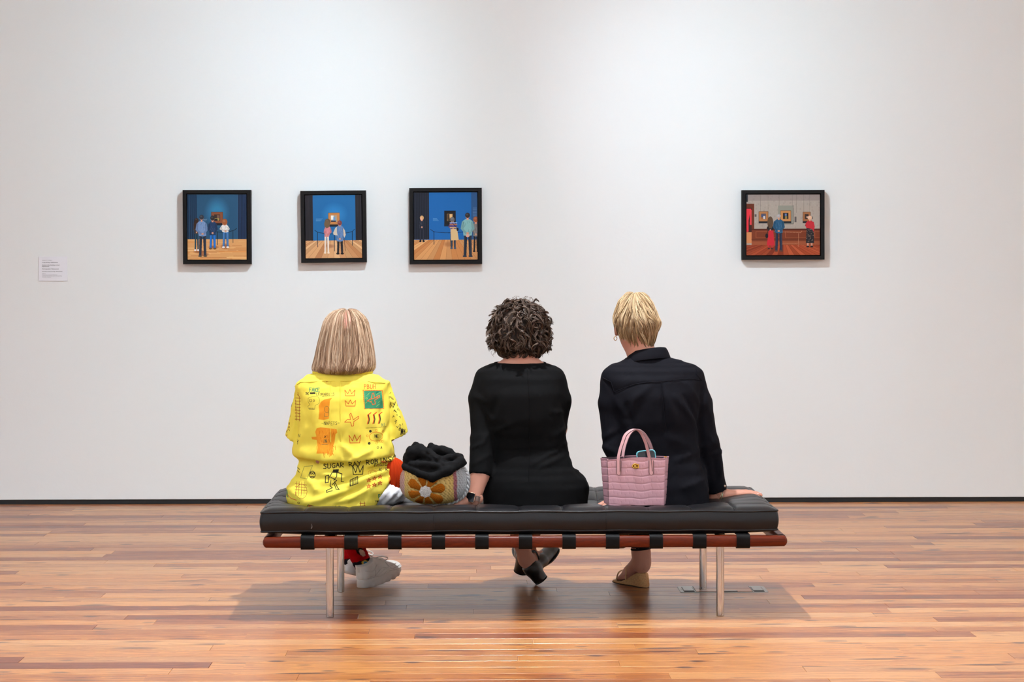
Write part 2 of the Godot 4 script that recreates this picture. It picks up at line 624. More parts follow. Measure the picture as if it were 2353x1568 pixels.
# ------------------------------------------------------------------ floor
func build_floor() -> void:
	# sixteen strips of pine grain in one sheet
	var strips := 16
	var sw := 1024
	var sh := 64
	var data := PackedByteArray()
	data.resize(sw * sh * strips * 3)
	var n1 := FastNoiseLite.new()
	n1.seed = 3
	n1.frequency = 1.0
	n1.fractal_octaves = 2
	var tone := [0.10, 0.46, -0.05, 0.62, 0.2, 0.8, -0.08, 0.3, 0.7, 0.08, 0.95, 0.22, -0.12, 0.52, 0.12, 0.36]
	var hue := [0.2, 0.5, 0.0, 0.8, 0.3, 0.4, 0.1, 0.9, 0.2, 0.6, 0.5, 0.0, 0.4, 0.1, 0.7, 0.3]
	for s in strips:
		var knots := []
		for k in 3 + rng.randi() % 4:
			knots.append([rng.randf() * sw, rng.randf_range(0.1, 0.9) * sh, rng.randf_range(6.0, 34.0), rng.randf_range(2.0, 7.5), rng.randf_range(0.5, 1.0)])
		var ph := rng.randf() * 6.0
		for y in sh:
			for x in sw:
				var wob := n1.get_noise_2d(x * 0.006 + s * 31.0, y * 0.03) * 14.0
				for kn in knots:
					var dx: float = (x - kn[0]) / (kn[2] * 3.2)
					if absf(dx) < 3.0:
						wob += signf(y - kn[1] + 0.01) * kn[3] * 1.4 * exp(-dx * dx) * exp(-absf(y - kn[1]) / 14.0)
				var yy := y + wob
				var g := 0.5 + 0.5 * sin(yy * (0.34 + 0.16 * float(s % 3)) + ph)
				var fine := n1.get_noise_2d(x * 0.02 + s * 77.0, yy * 0.55)
				var broad := n1.get_noise_2d(x * 0.0022 + s * 13.0, yy * 0.11)
				var k0 := clampf(tone[s] + 0.26 * pow(g, 2.0) + 0.30 * fine + 0.42 * broad, 0.0, 1.2)
				var r := lerpf(202.0, 126.0, k0)
				var gg := lerpf(150.0 - 16.0 * hue[s], 60.0, k0)
				var bb := lerpf(96.0 - 28.0 * hue[s], 27.0, k0)
				for kn in knots:
					var dd := Vector2((x - kn[0]) / kn[2], (y - kn[1]) / kn[3]).length() + 0.35 * fine
					if dd < 1.7:
						var q: float = clampf(1.7 - dd, 0.0, 1.0) * kn[4]
						r = lerpf(r, 78.0, q); gg = lerpf(gg, 50.0, q); bb = lerpf(bb, 44.0, q)
				var o := ((s * sh + y) * sw + x) * 3
				data[o] = int(clampf(r, 0, 255)); data[o + 1] = int(clampf(gg, 0, 255)); data[o + 2] = int(clampf(bb, 0, 255))
	var im := Image.create_from_data(sw, sh * strips, false, Image.FORMAT_RGB8, data)
	im.generate_mipmaps()
	var wood := mat(255, 255, 255, 0.30, 0.0, 0.55)
	wood.albedo_texture = ImageTexture.create_from_image(im)
	wood.texture_filter = BaseMaterial3D.TEXTURE_FILTER_LINEAR_WITH_MIPMAPS_ANISOTROPIC
	wood_mat = wood
	var floor_ := struct("floor", boxm(Vector3(20.9, 0.2, 20.5), 0.0), mat(96, 62, 42, 0.6), Vector3(-1.25, -0.105, -4.0))
	var bw := 0.127
	var rest := MB.new()
	var row := 0
	var z := WALL_Z + 0.012
	while z < 5.9:
		var zc := z + bw * 0.5
		var x := -11.4 - rng.randf() * 1.5
		while x < 8.95:
			var len_ := rng.randf_range(0.75, 2.15)
			var a := maxf(x, -11.45)
			var b := minf(x + len_, 8.95)
			var seen: bool = zc < -7.75 and b > zc * 0.1915 - 0.05 and a < -zc * 0.2165 + 0.05
			var s := rng.randi() % strips
			var u0 := rng.randf() * 0.99
			var lift := rng.randf_range(-0.0002, 0.0002)
			var tgt := MB.new() if seen else rest
			var mid := Vector3((a + b) * 0.5, 0, zc) if seen else Vector3.ZERO
			plank(tgt, a - mid.x, b - mid.x, zc - mid.z, bw, s, strips, u0, lift, seen)
			if seen:
				part("plank", tgt.mesh(), wood, floor_, mid + Vector3(1.25, 0.105, 4.0))
			x += len_
		z += bw
		row += 1
	var far := part("planks_beyond", rest.mesh(), wood, floor_, Vector3(1.25, 0.105, 4.0))
	far.set_meta("kind", "stuff")

var wood_mat: StandardMaterial3D

func plank(m: MB, a: float, b: float, zc: float, bw: float, s: int, strips: int, u0: float, lift: float, bevel: bool) -> void:
	var g := 0.0004
	var e := 0.0011 if bevel else 0.0
	var xa := a + g
	var xb := b - g
	var za := zc - bw * 0.5 + g
	var zb := zc + bw * 0.5 - g
	var u1 := u0 + (b - a) / 2.2
	var v0 := (s + 0.03) / strips
	var v1 := (s + 0.97) / strips
	var q := m.v.size()
	var uv := [Vector2(u0, v0), Vector2(u1, v0), Vector2(u1, v1), Vector2(u0, v1)]
	var inn := [Vector3(xa + e, lift, za + e), Vector3(xb - e, lift, za + e), Vector3(xb - e, lift, zb - e), Vector3(xa + e, lift, zb - e)]
	for k in 4:
		m.vert(inn[k], uv[k])
	m.tri(q, q + 1, q + 2); m.tri(q, q + 2, q + 3)
	if not bevel:
		return
	var out := [Vector3(xa, lift - e * 0.7, za), Vector3(xb, lift - e * 0.7, za), Vector3(xb, lift - e * 0.7, zb), Vector3(xa, lift - e * 0.7, zb)]
	for k in 4:
		var k1 := (k + 1) % 4
		var r := m.v.size()
		m.vert(inn[k], uv[k]); m.vert(inn[k1], uv[k1]); m.vert(out[k1], uv[k1]); m.vert(out[k], uv[k])
		m.tri(r, r + 2, r + 1); m.tri(r, r + 3, r + 2)
		r = m.v.size()
		m.vert(out[k], uv[k]); m.vert(out[k1], uv[k1]); m.vert(out[k1] + Vector3(0, -0.006, 0), uv[k1]); m.vert(out[k] + Vector3(0, -0.006, 0), uv[k])
		m.tri(r, r + 2, r + 1); m.tri(r, r + 3, r + 2)

# ------------------------------------------------------------------ bench
const BX := 0.168
func sq(a: float, n: float) -> Vector2:  # superellipse
	var c := cos(a)
	var s := sin(a)
	return Vector2(signf(c) * pow(absf(c), 2.0 / n), signf(s) * pow(absf(s), 2.0 / n))

func build_bench() -> void:
	var o := thing("bench", "long bench frame of reddish wood rails with black leather straps and steel legs", "bench", Vector3(BX, 0, -9.89))
	var wim := Paint.new(512, 64, Color8(90, 31, 11))
	noise.seed = 21
	noise.frequency = 1.0
	for y in 64:
		for x in 512:
			var k := noise.get_noise_2d(x * 0.012, y * 0.35 + sin(x * 0.013) * 2.0)
			var k2 := noise.get_noise_2d(x * 0.05 + 90.0, y * 0.9)
			wim.px(x, y, Color8(110, 42, 15) if k + 0.4 * k2 > 0 else Color8(64, 20, 8), clampf(absf(k + 0.4 * k2) * 0.9, 0.0, 0.7))
	var wood := mat(255, 255, 255, 0.36, 0.0, 0.3)
	wood.albedo_texture = wim.tex()
	var long := 1.955
	var half := long * 0.5
	var yc := 0.2925
	for s in [1.0, -1.0]:
		var m := MB.new()
		var nx := 40
		m.grid(nx, 24, func(a, b):
			var x := lerpf(-half, half, a)
			var q := sq(PI - b * TAU, 2.7)
			var endd := minf(half - x, x + half)
			var k := sqrt(maxf(0.0, 1.0 - pow(maxf(0.0, 1.0 - endd / 0.022), 2.0)))
			if a < 0.1 or a > 0.9:
				# finer rings near the rounded ends
				var t: float = (a / 0.1) if a < 0.1 else (1.0 - a) / 0.1
				var e := 0.022 * t * t
				x = (-half + e) if a < 0.1 else (half - e)
				k = sqrt(maxf(0.0, 1.0 - pow(1.0 - t * t, 2.0)))
			return Vector3(x, yc + q.y * 0.0225 * (0.02 + 0.98 * k), q.x * 0.021 * (0.02 + 0.98 * k)),
			func(a, b): return Vector2(a * 3.0, b))
		part("rail", m.mesh(), wood, o, Vector3(0, 0, s * 0.47))
		var m2 := MB.new()
		m2.grid(12, 24, func(a, b):
			var q := sq(b * TAU, 2.7)
			return Vector3(q.x * 0.021, yc + q.y * 0.0225, lerpf(-0.452, 0.452, a)),
			func(a, b): return Vector2(a * 1.4, b))
		part("side_rail", m2.mesh(), wood, o, Vector3(s * (half - 0.022), 0, 0))
	var strap := mat(10, 10, 11, 0.5, 0.0, 0.25)
	strap.normal_enabled = true
	strap.normal_texture = bump(0.09, 9, 2.0)
	strap.normal_scale = 0.2
	strap.uv1_triplanar = true
	strap.uv1_scale = Vector3(9, 9, 9)
	for k in 11:
		var m := MB.new()
		var pth := []
		for s in [1.0, -1.0]:
			var half_path := [Vector3(0, 0.2725, s * 0.448), Vector3(0, 0.2675, s * 0.458), Vector3(0, 0.2665, s * 0.472), Vector3(0, 0.2685, s * 0.485), Vector3(0, 0.276, s * 0.4925), Vector3(0, 0.2925, s * 0.4935), Vector3(0, 0.308, s * 0.4925), Vector3(0, 0.3165, s * 0.484), Vector3(0, 0.3185, s * 0.468)]
			if s < 0:
				half_path.reverse()
			pth.append_array(half_path)
			if s > 0:
				for q in 9:
					pth.append(Vector3(0, 0.3185 - 0.006 * sin(PI * (q + 1) / 10.0), lerpf(0.44, -0.44, q / 8.0)))
		m.ribbon(spline(pth, 3), 0.05, 0.003, Vector3.RIGHT)
		part("strap", m.mesh(), strap, o, Vector3(-0.642 - BX + k * 0.1621, 0, 0))
	var steel := mat(196, 194, 190, 0.10, 1.0)
	var leg := MB.new()
	leg.grid(32, 7, func(a, t):
		var pr := [[0.0, 0.0], [0.0122, 0.0], [0.0147, 0.0018], [0.0147, 0.10], [0.0147, 0.2], [0.0147, 0.298], [0.0135, 0.3], [0.0, 0.3]]
		var q: Array = pr[int(round(t * 7))]
		return Vector3(q[0] * cos(a * TAU), q[1], -q[0] * sin(a * TAU)))
	var lm := leg.mesh()
	var pad := MB.new()
	pad.cbox(Vector3.ZERO, Vector3(0.11, 0.006, 0.07), 0.001)
	var pm := pad.mesh()
	for x in [-0.565, 0.903]:
		for z in [-9.5, -10.24]:
			var l := part("leg", lm, steel, o, Vector3(x - BX, 0, z + 9.89))
			part("mounting_plate", pm, steel, l, Vector3(0, 0.302, 0.01 if z > -10.0 else -0.01))
	var br := MB.new()
	br.cbox(Vector3.ZERO, Vector3(0.04, 0.012, 0.9), 0.001)
	for x in [-0.565, 0.903]:
		part("cross_bar", br.mesh(), steel, o, Vector3(x - BX, 0.302, 0))

# cushion: top height over the floor
const CX := 0.147
const CL := 1.926
const CD := 0.95
const CZ := -9.897
var sits := [[-0.53, -9.92, 0.30, 0.030], [0.21, -9.92, 0.29, 0.030], [0.70, -9.92, 0.29, 0.030], [-0.17, -9.74, 0.17, 0.012], [0.6, -9.66, 0.15, 0.006], [-0.03, -9.78, 0.1, 0.008]]
func top_y(x: float, z: float) -> float:  # world x and z
	var px := (x - CX + CL * 0.5) / CL * 12.0
	var pz := (z - CZ + CD * 0.5) / CD * 6.0
	var s := absf(px - floorf(px) - 0.5) * 2.0
	var t := absf(pz - floorf(pz) - 0.5) * 2.0
	var y := 0.4075 + 0.0048 * (1.0 - pow(s, 7.0)) * (1.0 - pow(t, 3.0)) + 0.0042 * (1.0 - pow(s, 14.0)) + 0.002 * (1.0 - pow(t, 8.0))
	var ex := minf(px, 12.0 - px) / 12.0 * CL
	var ez := minf(pz, 6.0 - pz) / 6.0 * CD
	var e := minf(ex, ez)
	y = lerpf(0.4035, y, clampf(sqrt(maxf(0.0, e) / 0.035), 0.0, 1.0))
	for d in sits:
		var q: float = Vector2(x - d[0], z - d[1]).length_squared() / (d[2] * d[2])
		y -= d[3] * exp(-q * q) * clampf(e / 0.06, 0.0, 1.0)
	return y

func perimeter(hx: float, hz: float, r: float, n := 6) -> Array:
	var pts := []
	var cs := [[1, 1, 0.0], [-1, 1, PI * 0.5], [-1, -1, PI], [1, -1, PI * 1.5]]
	for c in cs:
		for k in n + 1:
			var a: float = c[2] + PI * 0.5 * k / n
			pts.append(Vector2(c[0] * (hx - r) + cos(a) * r, c[1] * (hz - r) + sin(a) * r))
	# divide the straight runs
	var out := []
	for i in pts.size():
		var a: Vector2 = pts[i]
		var b: Vector2 = pts[(i + 1) % pts.size()]
		var m := maxi(1, int(a.distance_to(b) / 0.08))
		for k in m:
			out.append(a.lerp(b, float(k) / m))
	return out

func build_cushion() -> void:
	var o := thing("bench_cushion", "thick black leather cushion tufted in squares, lying on the bench frame", "cushion", Vector3(CX, 0, CZ))
	var leather := mat(16, 16, 19, 0.38, 0.0, 0.4)
	leather.normal_enabled = true
	leather.normal_texture = bump(0.06, 14, 2.0, 512)
	leather.normal_scale = 0.16
	leather.uv1_triplanar = true
	leather.uv1_scale = Vector3(5, 5, 5)
	var hx := CL * 0.5
	var hz := CD * 0.5
	for i in 12:
		for j in 6:
			var m := MB.new()
			var cx := -hx + (i + 0.5) * CL / 12.0
			var cz := -hz + (j + 0.5) * CD / 6.0
			m.grid(12, 12, func(a, b):
				# u runs along z and v along x so that the face looks up; samples crowd to the seams
				var sa: float = 0.5 - 0.5 * cos(PI * a) * (0.6 + 0.4 * absf(cos(PI * a)))
				var sb: float = 0.5 - 0.5 * cos(PI * b) * (0.6 + 0.4 * absf(cos(PI * b)))
				var x: float = cx + (sb - 0.5) * CL / 12.0
				var z: float = cz + (sa - 0.5) * CD / 6.0
				# rounded corners in plan
				var xx := clampf(x, -hx + 0.0005, hx - 0.0005)
				var zz := clampf(z, -hz + 0.0005, hz - 0.0005)
				return Vector3(x - cx, top_y(xx * 0.9999 + CX, zz * 0.9999 + CZ), z - cz))
			part("top_panel", m.mesh(), leather, o, Vector3(cx, 0, cz))
	# side band, swept round the cushion, puffed and with upright seams
	var per := perimeter(hx, hz, 0.012)
	var np := per.size()
	var band := MB.new()
	band.grid(np, 10, func(a, b):
		var i := int(round(a * np)) % np
		var p: Vector2 = per[i]
		var nrm := Vector2(p.x / hx, p.y / hz)
		nrm = Vector2(signf(p.x) if absf(p.x) > hx - 0.013 else 0.0, signf(p.y) if absf(p.y) > hz - 0.013 else 0.0).normalized()
		var wav := 0.0015 * sin(p.x * 21.0 + p.y * 13.0)
		var y := lerpf(0.4025 + wav, 0.3335 + wav * 0.7, b)
		var out := 0.0075 * sin(PI * b) + 0.001 * sin(p.x * 37.0)
		return Vector3(p.x + nrm.x * out, y, p.y + nrm.y * out))
	part("side_band", band.mesh(), leather, o)
	for lv in [[0.4035, 0.0042, 0.0], [0.3325, 0.0036, 1.0]]:
		var w := MB.new()
		var pts := []
		for i in np + 1:
			var p: Vector2 = per[i % np]
			pts.append(Vector3(p.x, lv[0] + 0.0015 * sin(p.x * 21.0 + p.y * 13.0), p.y))
		w.tube(pts, lv[1], 8, false)
		part("welt", w.mesh(), leather, o)
	var under := MB.new()
	under.grid(64, 40, func(a, b):
		var x: float = lerpf(-hx, hx, a)
		var z: float = hz * sin(PI * (b - 0.5))
		var e := minf(hx - absf(x), hz - absf(z))
		return Vector3(x, 0.3315 - 0.0150 * clampf(sqrt(maxf(0.0, e) / 0.022), 0.0, 1.0) * (0.55 + 0.45 * smoothstep(0.02, 0.25, hx - absf(x))), z))
	# this face looks down
	part("underside", under.mesh(), leather, o)
	# piped seams between the panels
	for i in range(1, 12):
		var m := MB.new()
		var pts := []
		var x := -hx + i * CL / 12.0
		for k in 61:
			var z := lerpf(-hz + 0.001, hz - 0.001, k / 60.0)
			pts.append(Vector3(x, top_y(x + CX, z + CZ) + 0.0012, z))
		m.tube(pts, 0.0027, 6)
		part("seam", m.mesh(), leather, o)
	for j in range(1, 6):
		var m := MB.new()
		var pts := []
		var z := -hz + j * CD / 6.0
		for k in 121:
			var x := lerpf(-hx + 0.001, hx - 0.001, k / 120.0)
			pts.append(Vector3(x, top_y(x + CX, z + CZ) + 0.0006, z))
		m.tube(pts, 0.002, 6)
		part("seam", m.mesh(), leather, o)
	var bt := MB.new()
	bt.grid(12, 4, func(a, t):
		var r := 0.011 * cos(t * PI * 0.5)
		return Vector3(r * cos(a * TAU), 0.005 * sin(t * PI * 0.5), -r * sin(a * TAU)))
	var bm := bt.mesh()
	for i in range(1, 12):
		for j in range(1, 6):
			var x := -hx + i * CL / 12.0
			var z := -hz + j * CD / 6.0
			part("button", bm, leather, o, Vector3(x, top_y(x + CX, z + CZ), z))
	for x in [-hx + CL / 3.0, hx - CL / 3.0]:
		var m := MB.new()
		for dx in [0.0, 0.003]:
			var pts := []
			for k in 9:
				var b := k / 8.0
				pts.append(Vector3(x + dx, lerpf(0.4, 0.335, b), hz + 0.0075 * sin(PI * b) + 0.0002))
			m.tube(pts, 0.0009, 5)
		part("upright_seam", m.mesh(), leather, o)
	# pale scuff on the band
	var sc := MB.new()
	var sp := [Vector3(0, 0.014, 0), Vector3(0.001, 0.008, 0.0008), Vector3(0.0012, 0.001, 0.001), Vector3(-0.002, -0.003, 0.0008)]
	sc.tube(spline(sp, 3), [0.0003, 0.0004, 0.0005, 0.0006, 0.0007, 0.0008, 0.0009, 0.001, 0.0014, 0.0004], 5)
	var scuff := part("scuff", sc.mesh(), mat(150, 150, 150, 0.7), o, Vector3(-0.627 - CX, 0.3475, hz + 0.0075))
	scuff.set_meta("label", "pale scuff mark")

# ------------------------------------------------------------------ floor outlet box
func build_floor_box() -> void:
	var o := thing("floor_outlet_box", "grey metal floor outlet cover with wood inset, under the right end of the bench", "floor outlet", Vector3(0.985, 0.0005, -10.268))
	var grey := mat(170, 168, 164, 0.38, 0.55)
	var dark := mat(22, 20, 19, 0.6)
	var fr := MB.new()
	var per := perimeter(0.178, 0.098, 0.02)
	var n := per.size()
	var pts := []
	for p in per:
		pts.append(p)
	fr.grid(n, 3, func(a, b):
		var p: Vector2 = pts[int(round(a * n)) % n]
		var k := int(round(b * 3))
		var s: float = [1.0, 1.0, 0.985, 0.0][k]
		return Vector3(p.x * s, [-0.006, 0.0012, 0.0022, 0.0022][k], -p.y * s))
	part("cover_frame", fr.mesh(), grey, o)
	var gap := MB.new()
	gap.cbox(Vector3(0, 0.0024, 0.002), Vector3(0.232, 0.0008, 0.172), 0.0)
	part("joint", gap.mesh(), dark, o)
	var ins := MB.new()
	for k in 2:
		plank(ins, -0.114, 0.114, -0.041 + k * 0.0845, 0.083, 3 + k * 4, 16, 0.2 + 0.3 * k, 0.0036, true)
	part("wood_inset", ins.mesh(), wood_mat, o)
	part("finger_slot", boxm(Vector3(0.082, 0.002, 0.024), 0.0006), dark, o, Vector3(0.012, 0.0038, 0.074))
	part("slot_tab", boxm(Vector3(0.078, 0.002, 0.018), 0.0006), grey, o, Vector3(0.012, 0.0044, 0.077))
	for x in [-0.141, 0.141]:
		part("lid_joint", boxm(Vector3(0.044, 0.001, 0.152), 0.0002), dark, o, Vector3(x, 0.0024, 0.012))
		var lid := part("cable_lid", boxm(Vector3(0.04, 0.002, 0.112), 0.0006), grey, o, Vector3(x, 0.003, -0.006))
		part("cable_slot", boxm(Vector3(0.036, 0.0016, 0.03), 0.0004), dark, lid, Vector3(0, 0.0002, 0.073))
	part("screw", boxm(Vector3(0.005, 0.001, 0.005), 0.0004), dark, o, Vector3(-0.168, 0.0024, 0.0))

# ------------------------------------------------------------------ paintings
func build_paintings() -> void:
	var specs := [
		[Vector2(-1.4456, 1.5317), Vector2(0.3746, 0.4082), 0.0, "black framed painting of four museum visitors before a dark teal wall with curtains", 0],
		[Vector2(-0.8044, 1.5329), Vector2(0.3602, 0.3962), 0.5, "black framed painting of two visitors, one with red cap, before a blue wall", 1],
		[Vector2(-0.1867, 1.5353), Vector2(0.3998, 0.4202), 0.15, "black framed painting of blue gallery with a guard and man in teal jacket", 2],
		[Vector2(1.6761, 1.5389), Vector2(0.4563, 0.3842), 0.1, "black framed painting of visitors in a gallery with brown panelling and red floor", 3],
	]
	var black := mat(24, 23, 23, 0.55, 0.0, 0.25)
	var pit := mat(8, 8, 8, 0.7)
	for s in specs:
		var sz: Vector2 = s[1]
		var o := thing("framed_painting", s[3], "painting", Vector3(s[0].x, s[0].y, WALL_Z), "framed paintings on the white wall")
		o.rotation_degrees.z = s[2]
		var d := 0.055
		var fw := 0.0205
		# four mitred bars of the floater frame
		for k in 4:
			var lg: float = sz.x if k % 2 == 0 else sz.y
			var ot: float = (sz.y if k % 2 == 0 else sz.x) * 0.5
			var m := MB.new()
			var e := 0.0012
			var sec := [Vector2(ot, 0.001), Vector2(ot, d - e), Vector2(ot - e, d), Vector2(ot - fw + e, d), Vector2(ot - fw, d - e), Vector2(ot - fw, 0.001)]
			for i in sec.size() - 1:
				var b := m.v.size()
				for q in [sec[i], sec[i + 1]]:
					var hl: float = lg * 0.5 - (ot - q.x)
					m.vert(Vector3(-hl, q.x, q.y)); m.vert(Vector3(hl, q.x, q.y))
				m.tri(b, b + 2, b + 1); m.tri(b + 1, b + 2, b + 3)
			part("frame_bar", m.mesh(), black, o, Vector3.ZERO, Basis(Vector3(0, 0, 1), k * PI * 0.5))
		part("backing", boxm(Vector3(sz.x - fw * 1.9, sz.y - fw * 1.9, 0.008), 0.0), pit, o, Vector3(0, 0, 0.008))
		var cs := sz - Vector2.ONE * 2.0 * (fw + 0.0045)
		var canvas := MB.new()
		canvas.cbox(Vector3.ZERO, Vector3(cs.x, cs.y, 0.026), 0.0008)
		part("canvas_edge", canvas.mesh(), pit, o, Vector3(0, 0, 0.034))
		var face := MB.new()
		var b0 := face.v.size()
		face.vert(Vector3(-cs.x * 0.5, -cs.y * 0.5, 0), Vector2(0, 1)); face.vert(Vector3(cs.x * 0.5, -cs.y * 0.5, 0), Vector2(1, 1))
		face.vert(Vector3(cs.x * 0.5, cs.y * 0.5, 0), Vector2(1, 0)); face.vert(Vector3(-cs.x * 0.5, cs.y * 0.5, 0), Vector2(0, 0))
		face.tri(b0, b0 + 2, b0 + 1); face.tri(b0, b0 + 3, b0 + 2)
		var pm := mat(255, 255, 255, 0.55, 0.0, 0.3)
		pm.albedo_texture = paint_picture(s[4]).tex()
		part("painted_face", face.mesh(), pm, o, Vector3(0, 0, 0.0475))

func C(r: int, g: int, b: int) -> Color:
	return Color8(r, g, b)
# a painted visitor: head x, y, radius; shoulder, waist, foot levels; half width; colours of hair, top, trousers, shoes
func visitor(p: Paint, x: float, y: float, r: float, ys: float, yw: float, yf: float, w: float, hair: Color, top: Color, low: Color, shoe: Color, lean := 0.0) -> void:
	var skin := C(198, 140, 112)
	var lw := w * 0.46
	for s in [-1.0, 1.0]:
		p.poly([x + s * w * 0.08 - lw * 0.5 + s * lw * 0.5, yw - 0.02, x + s * w * 0.08 + lw * 0.6 + s * lw * 0.55, yw - 0.02, x + s * w * 0.44 + lw * 0.46, yf, x + s * w * 0.44 - lw * 0.46, yf], low)
		p.ell(x + s * w * 0.46, yf, lw * 0.72, 0.014, shoe)
	var tx := x + lean
	var ym := lerpf(ys, yw, 0.55)
	p.poly([tx - w * 0.3, ys - 0.014, tx + w * 0.3, ys - 0.014, tx + w * 0.72, ys + 0.012, tx + w * 0.82, ys + 0.04, tx + w * 0.74, ym, x + w * 0.66, yw, x + w * 0.2, yw + 0.008, x - w * 0.2, yw + 0.008, x - w * 0.66, yw, tx - w * 0.74, ym, tx - w * 0.82, ys + 0.04, tx - w * 0.72, ys + 0.012], top)
	for s in [-1.0, 1.0]:  # arms folded back to the hands
		var th := maxf(2.0, w * 0.34 * p.w)
		p.line([tx + s * w * 0.74, ys + 0.035, tx + s * w * 0.92, ym, x + s * w * 0.3, lerpf(ys, yw, 0.84)], th, top.darkened(0.12))
		p.line([tx + s * w * 0.66, ys + 0.03, tx + s * w * 0.70, ym], 1.4, top.darkened(0.4), 0.6)
		p.line([x + s * w * 0.5, yw + 0.02, x + s * w * 0.46, yf - 0.02], 1.6, low.lightened(0.12), 0.6)
		p.line([x + s * w * 0.22, yw + 0.02, x + s * w * 0.28, yf - 0.02], 1.6, low.darkened(0.3), 0.6)
	for k in 16:  # brush strokes along the cloth
		var fx := x + rng.randf_range(-0.6, 0.6) * w
		var fy := lerpf(ys, yw, rng.randf())
		p.line([fx, fy, fx + rng.randf_range(-0.3, 0.3) * w, minf(yw, fy + rng.randf_range(0.02, 0.07))], 1.6, top.darkened(0.28) if k % 2 else top.lightened(0.16), 0.45)
	p.rect(tx - r * 0.4, y + r * 0.5, tx + r * 0.4, ys, skin)
	p.ell(tx, y, r, r * 1.15, skin)
	p.ell(tx, y - r * 0.1, r * 1.02, r * 1.05, hair)
	p.ell(x, lerpf(ys, yw, 0.86), w * 0.22, 0.014, skin)
	p.ell(tx - r * 0.2, y - r * 0.4, r * 0.5, r * 0.4, hair.lightened(0.15), 0.7)
func planks(p: Paint, y0: float, vp: float, a: Color, b: Color, c: Color, n := 34) -> void:
	p.rect(0, y0, 1, 1, a)
	for k in n:
		var t0 := -1.2 + 3.4 * k / n
		var t1 := -1.2 + 3.4 * (k + 1) / n
		var ta := lerpf(vp, t0, 0.42)
		var tb := lerpf(vp, t1, 0.42)
		var f := rng.randf()
		p.poly([ta, y0, tb, y0, t1, 1.0, t0, 1.0], [a, b, c, a.darkened(0.12)][rng.randi() % 4], 0.35 + 0.5 * f)
		p.line([ta, y0, t0, 1.0], 1.0, c.darkened(0.25), 0.5)
func rope(p: Paint, x0: float, y0: float, x1: float, y1: float, sag: float) -> void:
	var l := []
	for k in 9:
		var t := k / 8.0
		l.append(lerpf(x0, x1, t)); l.append(lerpf(y0, y1, t) + sag * 4.0 * t * (1.0 - t))
	p.line(l, 2.6, C(14, 18, 26))
func small_picture(p: Paint, x0: float, y0: float, x1: float, y1: float, fr: Color, inner: Color, tints: Array) -> void:
	p.rect(x0 - 0.004, y1, x1 + 0.004, y1 + 0.035, C(18, 22, 30), 0.9)
	p.rect(x0, y0, x1, y1, fr)
	p.line([x0, y0, x1, y0, x1, y1, x0, y1, x0, y0], 2.0, fr.darkened(0.4))
	var dx := (x1 - x0) * 0.24
	var dy := (y1 - y0) * 0.22
	p.rect(x0 + dx, y0 + dy, x1 - dx, y1 - dy, inner)
	for t in tints:  # plain patches of colour stand for the picture
		var fx := lerpf(x0 + dx, x1 - dx, t[0])
		var fy := lerpf(y0 + dy, y1 - dy, t[1])
		p.rect(fx - dx * t[2], fy - dy * t[3], fx + dx * t[2], fy + dy * t[3], t[4])
func curtain(p: Paint, x0: float, x1: float, y1: float, a: Color, b: Color, n: int) -> void:
	p.rect(x0, 0, x1, y1, a)
	for k in n:
		var x := lerpf(x0, x1, (k + 0.5) / n)
		var w := (x1 - x0) / n
		p.poly([x - w * 0.3, 0, x + w * 0.15, 0, x + w * 0.25, y1, x - w * 0.3, y1 + 0.008 * (k % 2)], b, 0.75)

